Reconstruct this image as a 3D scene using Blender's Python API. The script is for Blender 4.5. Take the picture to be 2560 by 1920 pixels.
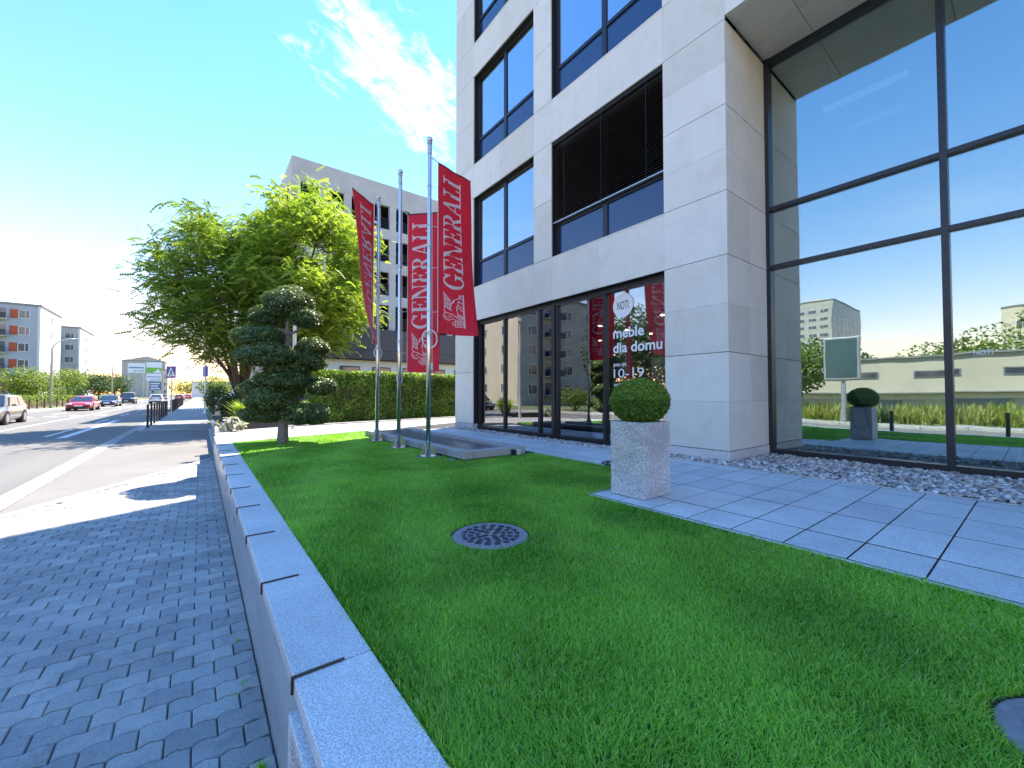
import bpy, bmesh, math, random
import numpy as np
from mathutils import Vector, Matrix, noise as mnoise

for o in list(bpy.data.objects): bpy.data.objects.remove(o)
SC = bpy.context.scene
COL = SC.collection
R = math.radians
random.seed(7)
RNG = np.random.default_rng(7)

# ------------------------------------------------------------------ camera
PSI = math.atan(780 / 1022.0)
PITCH = math.atan(25 / 1022.0)
CAM_H = 1.55
cd = bpy.data.cameras.new('camera')
cd.sensor_width = 36.0
cd.lens = 36.0 * 1022 / 2560
cd.clip_start = 0.05
cd.clip_end = 6000
cam = bpy.data.objects.new('camera', cd)
cam.location = (0, 0, CAM_H)
cam.rotation_euler = (math.pi / 2 + PITCH, 0, -PSI)
COL.objects.link(cam)
SC.camera = cam

# ------------------------------------------------------------------ light
SUN_EL = R(60.0)
SUN_DIR_H = Vector((1.0, 0.5, 0)).normalized()          # towards the sun, on the ground plane
SUN_VEC = (SUN_DIR_H * math.cos(SUN_EL) + Vector((0, 0, math.sin(SUN_EL)))).normalized()
ld = bpy.data.lights.new('sun', 'SUN')
ld.energy = 4.3
ld.angle = R(0.53)
ld.color = (1.0, 0.90, 0.76)
sun = bpy.data.objects.new('sun', ld)
sun.rotation_euler = (-SUN_VEC).to_track_quat('-Z', 'Y').to_euler()
sun.location = (20, 10, 40)
COL.objects.link(sun)

W = bpy.data.worlds.new('World')
SC.world = W
W.use_nodes = True
nt = W.node_tree
nt.nodes.clear()
def N(t, typ, **kw):
    n = t.nodes.new(typ)
    for k, v in kw.items():
        if k == 'inp':
            for kk, vv in v.items(): n.inputs[kk].default_value = vv
        else: setattr(n, k, v)
    return n
def L(t, a, b): t.links.new(a, b)
def M_(t, op, a, b=None, c=None, clamp=False):
    n = t.nodes.new('ShaderNodeMath'); n.operation = op; n.use_clamp = clamp
    for i, v in enumerate((a, b, c)):
        if v is None: continue
        if isinstance(v, (int, float)): n.inputs[i].default_value = v
        else: t.links.new(v, n.inputs[i])
    return n.outputs[0]
def VDOT(t, a, v):
    n = t.nodes.new('ShaderNodeVectorMath'); n.operation = 'DOT_PRODUCT'
    t.links.new(a, n.inputs[0]); n.inputs[1].default_value = v
    return n.outputs['Value']
sky = N(nt, 'ShaderNodeTexSky', sky_type='NISHITA', sun_disc=False)
sky.sun_elevation = SUN_EL
sky.sun_rotation = math.atan2(SUN_DIR_H.x, SUN_DIR_H.y)
sky.air_density = 1.9
sky.dust_density = 0.0
sky.ozone_density = 10.0
tc = N(nt, 'ShaderNodeTexCoord')
d = tc.outputs['Generated']
def pix_dir(x, y):
    r = (x - 1280) / 1022.0; u = -(y - 960) / 1022.0
    fw = math.cos(PITCH) - u * math.sin(PITCH); up = math.sin(PITCH) + u * math.cos(PITCH)
    return Vector((r * math.cos(PSI) + fw * math.sin(PSI), -r * math.sin(PSI) + fw * math.cos(PSI), up)).normalized()
def cloud(a, b, wide, scale, thr, gain, stretch, seed, detail=9.0, warp=0.6):
    """an elongated cloud from direction a to direction b; local axes lie on the sky dome"""
    c = (a + b).normalized(); e1 = (b - a); half = e1.length / 2; e1.normalize()
    e1 = (e1 - c * e1.dot(c)).normalized(); e2 = c.cross(e1)
    u = VDOT(nt, d, e1); v = VDOT(nt, d, e2); w = VDOT(nt, d, c)
    m = M_(nt, 'ADD', M_(nt, 'POWER', M_(nt, 'ABSOLUTE', M_(nt, 'DIVIDE', u, half)), 2.6),
           M_(nt, 'POWER', M_(nt, 'ABSOLUTE', M_(nt, 'DIVIDE', v, wide)), 2.0))
    m = M_(nt, 'EXPONENT', M_(nt, 'MULTIPLY', m, -1.0))
    m = M_(nt, 'MULTIPLY', m, M_(nt, 'GREATER_THAN', w, 0.0))
    cb = N(nt, 'ShaderNodeCombineXYZ'); L(nt, M_(nt, 'MULTIPLY', u, 1 / stretch), cb.inputs[0]); L(nt, v, cb.inputs[1])
    cb.inputs[2].default_value = seed
    n1 = N(nt, 'ShaderNodeTexNoise', inp={'Scale': scale, 'Detail': detail, 'Roughness': 0.68, 'Distortion': warp})
    L(nt, cb.outputs[0], n1.inputs['Vector'])
    s = M_(nt, 'ADD', n1.outputs['Fac'], M_(nt, 'MULTIPLY', m, 0.42))
    s = M_(nt, 'MULTIPLY', M_(nt, 'SUBTRACT', s, thr), gain, clamp=True)
    return M_(nt, 'MULTIPLY', s, M_(nt, 'MINIMUM', M_(nt, 'MULTIPLY', m, 6.0), 1.0))
masks = [cloud(pix_dir(700, -70), pix_dir(1220, 385), 0.12, 26.0, 0.76, 3.4, 2.0, 3.1, 14.0, 0.5),
         cloud(pix_dir(-140, 690), pix_dir(185, 700), 0.032, 9.0, 0.72, 2.4, 4.0, 8.3),
         cloud(pix_dir(120, 745), pix_dir(700, 800), 0.05, 8.0, 0.70, 2.2, 4.5, 1.7),
         cloud(pix_dir(700, 770), pix_dir(1250, 700), 0.05, 8.0, 0.66, 3.0, 4.0, 5.7)]
# thin wisps low over the whole horizon
sep = N(nt, 'ShaderNodeSeparateXYZ'); L(nt, d, sep.inputs[0])
cbw = N(nt, 'ShaderNodeCombineXYZ')
L(nt, sep.outputs[0], cbw.inputs[0]); L(nt, sep.outputs[1], cbw.inputs[1]); L(nt, M_(nt, 'MULTIPLY', sep.outputs[2], 5.0), cbw.inputs[2])
nw = N(nt, 'ShaderNodeTexNoise', inp={'Scale': 2.6, 'Detail': 8.0, 'Roughness': 0.6, 'Distortion': 0.4})
L(nt, cbw.outputs[0], nw.inputs['Vector'])
band = M_(nt, 'EXPONENT', M_(nt, 'MULTIPLY', M_(nt, 'POWER', M_(nt, 'ABSOLUTE', M_(nt, 'DIVIDE', M_(nt, 'SUBTRACT', sep.outputs[2], 0.20), 0.16)), 2.0), -1.0))
wisp = M_(nt, 'MULTIPLY', M_(nt, 'MULTIPLY', M_(nt, 'SUBTRACT', nw.outputs['Fac'], 0.52), 3.0, clamp=True), band)
masks.append(M_(nt, 'MULTIPLY', wisp, 0.4))
tot = masks[0]
for m in masks[1:]: tot = M_(nt, 'MAXIMUM', tot, M_(nt, 'MULTIPLY', m, 0.7))
mixc = N(nt, 'ShaderNodeMix', data_type='RGBA')
L(nt, tot, mixc.inputs[0])
hs = N(nt, 'ShaderNodeHueSaturation', inp={'Saturation': 1.22, 'Value': 1.0})
L(nt, sky.outputs[0], hs.inputs['Color'])
tn = N(nt, 'ShaderNodeMix', data_type='RGBA', blend_type='MULTIPLY'); tn.inputs[0].default_value = 1.0; tn.inputs[7].default_value = (1.34, 0.835, 0.82, 1)   # camera white balance for open shade
L(nt, hs.outputs[0], tn.inputs[6]); L(nt, tn.outputs[2], mixc.inputs[6])
mixc.inputs[7].default_value = (4.0, 4.0, 4.0, 1)
bg = N(nt, 'ShaderNodeBackground', inp={'Strength': 0.13})
L(nt, mixc.outputs[2], bg.inputs['Color'])
wo = N(nt, 'ShaderNodeOutputWorld'); L(nt, bg.outputs[0], wo.inputs['Surface'])

SC.view_settings.view_transform = 'Standard'
SC.view_settings.look = 'None'
SC.view_settings.gamma = 1.0
SC.view_settings.use_curve_mapping = False
SC.view_settings.exposure = 1.86
SC.cycles.max_bounces = 8
SC.cycles.transparent_max_bounces = 16
SC.cycles.caustics_reflective = False
SC.cycles.caustics_refractive = False

# ------------------------------------------------------------------ materials
MATS = {}
def mat(name):
    m = bpy.data.materials.new(name); m.use_nodes = True
    m.node_tree.nodes.clear(); MATS[name] = m
    return m, m.node_tree
def pos(t, scale=1.0):
    g = N(t, 'ShaderNodeNewGeometry')
    mp = N(t, 'ShaderNodeMapping'); mp.inputs['Scale'].default_value = (scale,) * 3 if isinstance(scale, (int, float)) else scale
    L(t, g.outputs['Position'], mp.inputs['Vector'])
    return mp.outputs[0]
def ramp(t, fac, stops):
    r = N(t, 'ShaderNodeValToRGB')
    e = r.color_ramp.elements
    while len(e) < len(stops): e.new(0.5)
    for i, (p, c) in enumerate(stops):
        e[i].position = p; e[i].color = (*c, 1)
    L(t, fac, r.inputs[0])
    return r.outputs[0]
def mixrgb(t, fac, a, b, mode='MIX'):
    m = N(t, 'ShaderNodeMix', data_type='RGBA', blend_type=mode)
    for i, v in ((0, fac), (6, a), (7, b)):
        if isinstance(v, (int, float)): m.inputs[i].default_value = v
        elif isinstance(v, tuple): m.inputs[i].default_value = (*v, 1) if len(v) == 3 else v
        else: L(t, v, m.inputs[i])
    return m.outputs[2]
def noise(t, vec, scale, detail=4.0, rough=0.55, dist=0.0):
    n = N(t, 'ShaderNodeTexNoise', inp={'Scale': scale, 'Detail': detail, 'Roughness': rough, 'Distortion': dist})
    L(t, vec, n.inputs['Vector']); return n.outputs['Fac']
def bump(t, h, strength, dist=0.01):
    b = N(t, 'ShaderNodeBump', inp={'Strength': strength, 'Distance': dist}); L(t, h, b.inputs['Height']); return b.outputs[0]
def finish(t, color, rough=0.6, metal=0.0, normal=None, spec=0.5, **kw):
    p = N(t, 'ShaderNodeBsdfPrincipled')
    for key, v in (('Base Color', color), ('Roughness', rough), ('Metallic', metal), ('Specular IOR Level', spec)):
        if isinstance(v, (int, float)): p.inputs[key].default_value = v
        elif isinstance(v, tuple): p.inputs[key].default_value = (*v, 1)
        else: L(t, v, p.inputs[key])
    for k, v in kw.items(): p.inputs[k.replace('_', ' ')].default_value = v
    if normal is not None: L(t, normal, p.inputs['Normal'])
    o = N(t, 'ShaderNodeOutputMaterial'); L(t, p.outputs[0], o.inputs['Surface'])
    return p
def objrand(t):
    return N(t, 'ShaderNodeObjectInfo').outputs['Random']
def plain(name, color, rough=0.6, metal=0.0, vary=0.12, scale=3.0, bmp=0.0, bscale=60.0, spec=0.5, rand=0.0, **kw):
    m, t = mat(name); v = pos(t)
    n = noise(t, v, scale, 5.0)
    c = ramp(t, n, [(0.25, tuple(x * (1 - vary) for x in color)), (0.75, tuple(min(1, x * (1 + vary)) for x in color))])
    if rand:
        c = mixrgb(t, 1.0, c, ramp(t, objrand(t), [(0, (1 - rand,) * 3), (1, (1.0,) * 3)]), 'MULTIPLY')
    nm = bump(t, noise(t, v, bscale, 4.0), bmp) if bmp else None
    finish(t, c, rough, metal, nm, spec, **kw)
    return m
def granite(name, light, dark, rough, scale=260.0, stain=0.25, rand=0.08, spec=0.5):
    m, t = mat(name); v = pos(t)
    a = noise(t, v, scale, 3.0, 0.7)
    b = N(t, 'ShaderNodeTexVoronoi', inp={'Scale': scale * 0.55}); L(t, v, b.inputs['Vector'])
    f = M_(t, 'ADD', M_(t, 'MULTIPLY', a, 0.65), M_(t, 'MULTIPLY', b.outputs['Distance'], 0.5))
    c = ramp(t, f, [(0.36, dark), (0.52, tuple((x + y) / 2 for x, y in zip(light, dark))), (0.62, light), (0.8, tuple(min(1, x * 1.12) for x in light))])
    s = noise(t, pos(t, (1.0, 1.0, 2.2)), 1.7, 6.0, 0.65, 0.6)
    c = mixrgb(t, 1.0, c, ramp(t, s, [(0.30, (1 - stain,) * 3), (0.62, (1, 1, 1))]), 'MULTIPLY')
    c = mixrgb(t, 1.0, c, ramp(t, objrand(t), [(0, (1 - rand, 1 - rand, 1 - rand * 0.8)), (1, (1.0,) * 3)]), 'MULTIPLY')
    finish(t, c, M_(t, 'ADD', rough, M_(t, 'MULTIPLY', s, 0.15)), 0, bump(t, a, 0.12, 0.002), spec)
    return m
granite('granite_coping', (0.76, 0.75, 0.73), (0.36, 0.37, 0.38), 0.42, 300, 0.18, 0.10)
granite('granite_wall', (0.52, 0.53, 0.52), (0.28, 0.29, 0.30), 0.22, 210, 0.3, 0.10)
granite('granite_planter', (0.68, 0.68, 0.68), (0.22, 0.24, 0.26), 0.55, 130, 0.38, 0.0)
granite('granite_slab', (0.74, 0.73, 0.71), (0.48, 0.48, 0.48), 0.55, 220, 0.22, 0.16)
granite('granite_path', (0.50, 0.48, 0.45), (0.34, 0.33, 0.31), 0.7, 120, 0.2, 0.15)

m, t = mat('limestone'); v = pos(t)
n1 = noise(t, v, 2.2, 7.0, 0.6, 0.8); n2 = noise(t, v, 40, 4.0)
c = ramp(t, n1, [(0.28, (0.735, 0.71, 0.64)), (0.5, (0.795, 0.775, 0.705)), (0.72, (0.82, 0.80, 0.74))])
c = mixrgb(t, 1.0, c, ramp(t, n2, [(0.35, (0.96,) * 3), (0.6, (1,) * 3)]), 'MULTIPLY')
c = mixrgb(t, 1.0, c, ramp(t, objrand(t), [(0, (0.88, 0.865, 0.84)), (0.5, (0.965, 0.96, 0.945)), (1, (1.0, 1.0, 1.0))]), 'MULTIPLY')
stk = noise(t, pos(t, (5.0, 5.0, 0.35)), 1.6, 6.0, 0.6)
c = mixrgb(t, 1.0, c, ramp(t, stk, [(0.30, (0.965, 0.955, 0.94)), (0.50, (1, 1, 1))]), 'MULTIPLY')
finish(t, c, 0.6, 0, bump(t, n2, 0.05, 0.002), 0.4)

m, t = mat('paver'); v = pos(t)
n1 = noise(t, v, 190, 4.0, 0.7); n2 = noise(t, v, 0.9, 5.0, 0.6)
c = ramp(t, n1, [(0.30, (0.24, 0.24, 0.235)), (0.55, (0.42, 0.415, 0.405)), (0.78, (0.60, 0.59, 0.57))])
c = mixrgb(t, 1.0, c, ramp(t, n2, [(0.3, (0.74, 0.74, 0.75)), (0.7, (1.1, 1.08, 1.05))]), 'MULTIPLY')
spk = noise(t, v, 34, 5.0, 0.75)
c = mixrgb(t, ramp(t, spk, [(0.70, (0, 0, 0)), (0.76, (1, 1, 1))]), c, (0.50, 0.48, 0.45))
c = mixrgb(t, 1.0, c, ramp(t, noise(t, v, 5.5, 5.0, 0.7), [(0.32, (0.76, 0.76, 0.77)), (0.5, (1, 1, 1))]), 'MULTIPLY')
att = N(t, 'ShaderNodeAttribute', attribute_name='tint')
rr = M_(t, 'FRACT', M_(t, 'ADD', objrand(t), att.outputs['Fac']))
c = mixrgb(t, 1.0, c, ramp(t, rr, [(0, (0.80, 0.80, 0.81)), (0.5, (0.98, 0.98, 0.97)), (1, (1.18, 1.15, 1.12))]), 'MULTIPLY')
finish(t, c, 0.85, 0, bump(t, n1, 0.35, 0.003), 0.3)
m, t = mat('paver_sheet'); v = pos(t, (1 / 0.19, 1 / 0.13, 1))
br = N(t, 'ShaderNodeTexBrick', inp={'Scale': 1.0, 'Mortar Size': 0.04, 'Brick Width': 1.0, 'Row Height': 1.0,
       'Color1': (0.33, 0.32, 0.31, 1), 'Color2': (0.27, 0.265, 0.26, 1), 'Mortar': (0.10, 0.10, 0.10, 1)})
L(t, v, br.inputs['Vector'])
c = mixrgb(t, 1.0, br.outputs[0], ramp(t, noise(t, pos(t), 0.7, 6.0), [(0.3, (0.8,) * 3), (0.7, (1.1,) * 3)]), 'MULTIPLY')
finish(t, c, 0.85, 0, None, 0.3)
plain('joint_sand', (0.11, 0.105, 0.095), 0.95, vary=0.6, scale=9)
m, t = mat('asphalt'); v = pos(t)
c = ramp(t, noise(t, v, 120, 3.0, 0.7), [(0.3, (0.115, 0.112, 0.107)), (0.7, (0.20, 0.192, 0.18))])
c = mixrgb(t, 1.0, c, ramp(t, noise(t, pos(t, (1.2, 0.12, 1)), 0.9, 7.0, 0.65), [(0.3, (0.82,) * 3), (0.7, (1.12,) * 3)]), 'MULTIPLY')
finish(t, c, 0.8, 0, bump(t, noise(t, v, 120, 3.0), 0.25, 0.004), 0.3)
m, t = mat('asphalt_patch'); v = pos(t)
c = ramp(t, noise(t, v, 120, 3.0, 0.7), [(0.3, (0.14, 0.135, 0.128)), (0.7, (0.225, 0.215, 0.20))])
c = mixrgb(t, 1.0, c, ramp(t, noise(t, v, 0.6, 7.0, 0.65), [(0.3, (0.88,) * 3), (0.7, (1.1,) * 3)]), 'MULTIPLY')
finish(t, c, 0.85, 0, None, 0.3)
plain('road_paint', (0.68, 0.67, 0.64), 0.7, vary=0.2, scale=9)
plain('kerb_stone', (0.46, 0.45, 0.43), 0.8, vary=0.15, scale=6, rand=0.15)
plain('gutter_stone', (0.34, 0.33, 0.315), 0.8, vary=0.22, scale=14, rand=0.25)
plain('far_ground', (0.115, 0.14, 0.05), 0.95, vary=0.3, scale=0.3)
plain('soil', (0.05, 0.035, 0.022), 0.95, vary=0.4, scale=20, bmp=0.5, bscale=40)
plain('lawn_soil', (0.06, 0.14, 0.03), 0.95, vary=0.35, scale=12)
plain('dark_frame', (0.030, 0.033, 0.040), 0.35, 0.35, vary=0.06)
plain('black_gap', (0.010, 0.010, 0.011), 0.7, vary=0.05)
plain('blind_slat', (0.05, 0.048, 0.047), 0.3, 0.4, vary=0.05)
plain('blue_panel', (0.013, 0.035, 0.115), 0.06, 0.0, vary=0.05, spec=1.0)
plain('bronze_strip', (0.085, 0.06, 0.045), 0.38, 0.8, vary=0.15)
m, t = mat('steel'); v = pos(t, (30, 30, 0.6))
n1 = noise(t, v, 4, 4.0)
finish(t, ramp(t, n1, [(0.3, (0.50, 0.51, 0.52)), (0.7, (0.66, 0.66, 0.66))]), M_(t, 'ADD', 0.16, M_(t, 'MULTIPLY', n1, 0.16)), 1.0)
plain('galvanised', (0.48, 0.50, 0.52), 0.45, 0.8, vary=0.12, scale=8)
plain('rope', (0.72, 0.72, 0.70), 0.7, vary=0.1)
def cloth(name, color):
    m, t = mat(name); v = pos(t)
    c = ramp(t, noise(t, v, 2.5, 4.0), [(0.3, tuple(x * 0.92 for x in color)), (0.7, color)])
    b1 = N(t, 'ShaderNodeBsdfPrincipled', inp={'Roughness': 0.5, 'Specular IOR Level': 0.35}); L(t, c, b1.inputs['Base Color'])
    L(t, bump(t, noise(t, pos(t, (6, 6, 1.2)), 2.2, 4.0, 0.5, 0.5), 0.7, 0.03), b1.inputs['Normal'])
    tr = N(t, 'ShaderNodeBsdfTranslucent'); L(t, c, tr.inputs['Color'])
    mx = N(t, 'ShaderNodeMixShader', inp={0: 0.42}); L(t, b1.outputs[0], mx.inputs[1]); L(t, tr.outputs[0], mx.inputs[2])
    o = N(t, 'ShaderNodeOutputMaterial'); L(t, mx.outputs[0], o.inputs['Surface'])
cloth('banner_red', (0.86, 0.035, 0.075))
cloth('banner_white', (0.90, 0.90, 0.92))
plain('vinyl_white', (0.86, 0.86, 0.86), 0.5, vary=0.02)
plain('vinyl_black', (0.02, 0.02, 0.022), 0.5, vary=0.02)
plain('concrete', (0.50, 0.49, 0.47), 0.8, vary=0.12, scale=0.9, bmp=0.1, rand=0.08)
plain('concrete_basin', (0.36, 0.36, 0.35), 0.65, vary=0.2, scale=5, bmp=0.15, rand=0.08)
plain('basin_bottom', (0.05, 0.065, 0.095), 0.32, vary=0.2, scale=6)
plain('green_pad', (0.13, 0.23, 0.16), 0.8, vary=0.2, scale=10)
plain('dark_panel', (0.05, 0.056, 0.07), 0.4, 0.2, vary=0.06, rand=0.12)
plain('white_render', (0.72, 0.70, 0.67), 0.75, vary=0.06, scale=2)
plain('cast_iron', (0.26, 0.255, 0.27), 0.6, 0.25, vary=0.25, scale=30, bmp=0.2)
plain('cast_iron_dark', (0.055, 0.055, 0.065), 0.6, 0.25, vary=0.2, scale=30)
plain('black_paint', (0.016, 0.018, 0.026), 0.42, vary=0.1)
plain('cabinet_grey', (0.55, 0.57, 0.56), 0.55, vary=0.06, scale=4)
plain('edging_steel', (0.03, 0.032, 0.04), 0.5, 0.3, vary=0.15, scale=3)
plain('wood_post', (0.16, 0.10, 0.06), 0.8, vary=0.3, scale=9)
plain('bark', (0.12, 0.085, 0.06), 0.9, vary=0.35, scale=14, bmp=0.8, bscale=30)
plain('bark_grey', (0.20, 0.18, 0.165), 0.9, vary=0.3, scale=22, bmp=0.9, bscale=35)
plain('interior_wall', (0.45, 0.46, 0.44), 0.8, vary=0.05)
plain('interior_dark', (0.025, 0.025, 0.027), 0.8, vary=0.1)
plain('interior_floor', (0.16, 0.155, 0.15), 0.5, vary=0.1)
plain('ceiling_white', (0.80, 0.80, 0.78), 0.8, vary=0.03)
plain('leather_tan', (0.36, 0.15, 0.05), 0.4, vary=0.15)
plain('lamp_cane', (0.62, 0.40, 0.20), 0.7, vary=0.15, scale=30)
plain('chair_green', (0.32, 0.55, 0.05), 0.4, vary=0.05)
plain('stool_blue', (0.035, 0.05, 0.085), 0.5, vary=0.1)
m, t = mat('lamp_glow')
e = N(t, 'ShaderNodeEmission', inp={'Color': (1, 0.86, 0.62, 1), 'Strength': 6.0}); o = N(t, 'ShaderNodeOutputMaterial'); L(t, e.outputs[0], o.inputs['Surface'])

def glass(name, tint, base, k, glosscol=(0.92, 0.95, 1.0)):
    m, t = mat(name)
    tr = N(t, 'ShaderNodeBsdfTransparent', inp={'Color': (*tint, 1)})
    gl = N(t, 'ShaderNodeBsdfGlossy', inp={'Color': (*glosscol, 1), 'Roughness': 0.0})
    nv = noise(t, pos(t, (0.0, 0.7, 0.55)), 1.0, 2.5)
    L(t, bump(t, nv, 0.10, 0.025), gl.inputs['Normal'])
    fr = N(t, 'ShaderNodeFresnel', inp={'IOR': 1.5})
    f = M_(t, 'ADD', base, M_(t, 'MULTIPLY', fr.outputs[0], k), clamp=True)
    mx = N(t, 'ShaderNodeMixShader'); L(t, f, mx.inputs[0]); L(t, tr.outputs[0], mx.inputs[1]); L(t, gl.outputs[0], mx.inputs[2])
    o = N(t, 'ShaderNodeOutputMaterial'); L(t, mx.outputs[0], o.inputs['Surface'])
    return m
glass('glass_curtain', (0.86, 0.94, 0.91), 0.30, 0.8, (0.84, 0.96, 0.97))
glass('glass_shop', (0.88, 0.92, 0.90), 0.24, 0.9)
glass('glass_window', (0.40, 0.52, 0.60), 0.52, 1.0, (0.86, 0.93, 1.0))
plain('far_glass', (0.05, 0.06, 0.08), 0.08, 0.0, vary=0.3, scale=1.5, spec=1.0)

def foliage(name, dark, light, trans=0.45, gloss=0.35, rough=0.5, transcol=None, dry=None):
    m, t = mat(name)
    att = N(t, 'ShaderNodeAttribute', attribute_name='tint')
    c = ramp(t, att.outputs['Fac'], [(0.0, dark), (1.0, light)] if dry is None else [(0.0, dark), (0.95, light), (0.99, dry)])
    tcx = mixrgb(t, 1.0, c, transcol or (1.5, 1.35, 0.6), 'MULTIPLY')
    p = N(t, 'ShaderNodeBsdfPrincipled', inp={'Roughness': rough, 'Specular IOR Level': gloss}); L(t, c, p.inputs['Base Color'])
    tr = N(t, 'ShaderNodeBsdfTranslucent'); L(t, tcx, tr.inputs['Color'])
    mx = N(t, 'ShaderNodeMixShader', inp={0: trans}); L(t, p.outputs[0], mx.inputs[1]); L(t, tr.outputs[0], mx.inputs[2])
    o = N(t, 'ShaderNodeOutputMaterial'); L(t, mx.outputs[0], o.inputs['Surface'])
foliage('leaf_locust', (0.13, 0.23, 0.03), (0.42, 0.52, 0.09), 0.5, transcol=(1.35, 1.35, 0.65))
foliage('leaf_locust_dark', (0.09, 0.18, 0.035), (0.27, 0.38, 0.06), 0.5)
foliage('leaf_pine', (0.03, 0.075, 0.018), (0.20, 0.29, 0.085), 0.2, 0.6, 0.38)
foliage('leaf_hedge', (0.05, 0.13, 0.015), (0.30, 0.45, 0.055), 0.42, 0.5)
foliage('leaf_box', (0.06, 0.14, 0.015), (0.26, 0.40, 0.045), 0.35, 0.4)
foliage('leaf_shrub', (0.07, 0.13, 0.025), (0.24, 0.32, 0.06), 0.45)
foliage('leaf_dark', (0.025, 0.06, 0.02), (0.08, 0.13, 0.04), 0.35)
foliage('leaf_silver', (0.16, 0.18, 0.15), (0.50, 0.52, 0.46), 0.3)
foliage('leaf_grasstuft', (0.14, 0.25, 0.03), (0.32, 0.42, 0.07), 0.45)
foliage('leaf_verge', (0.17, 0.24, 0.05), (0.42, 0.42, 0.14), 0.4)
foliage('leaf_lawn', (0.075, 0.28, 0.012), (0.42, 0.72, 0.10), 0.42, 0.45, 0.38, (1.25, 1.35, 0.6), (0.62, 0.60, 0.30))

# ------------------------------------------------------------------ object helpers
ORG = {}
def link(o):
    COL.objects.link(o); return o
def tag(o, label=None, cat=None, group=None, kind=None):
    if label: o['label'] = label
    if cat: o['category'] = cat
    if group: o['group'] = group
    if kind: o['kind'] = kind
    return o
def thing(name, loc, label, cat, group=None):
    o = bpy.data.objects.new(name, None); o.empty_display_size = 0.2
    o.location = loc; link(o); ORG[o] = Vector(loc)
    return tag(o, label, cat, group)
def put(name, me, parent=None):
    o = bpy.data.objects.new(name, me); link(o)
    if parent is not None:
        o.parent = parent; ORG[o] = ORG[parent]
    else: ORG[o] = Vector((0, 0, 0))
    return o
def copy_tree(o, parent=None):
    c = o.copy(); link(c); c.parent = parent
    for ch in o.children: copy_tree(ch, c)
    return c
def place_copy(proto, loc, rz=0.0, label=None, group=None, scale=None):
    c = copy_tree(proto)
    c.location = loc; c.rotation_euler = (0, 0, rz)
    if scale: c.scale = (scale,) * 3 if isinstance(scale, (int, float)) else scale
    if label: c['label'] = label
    if group: c['group'] = group
    return c
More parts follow.
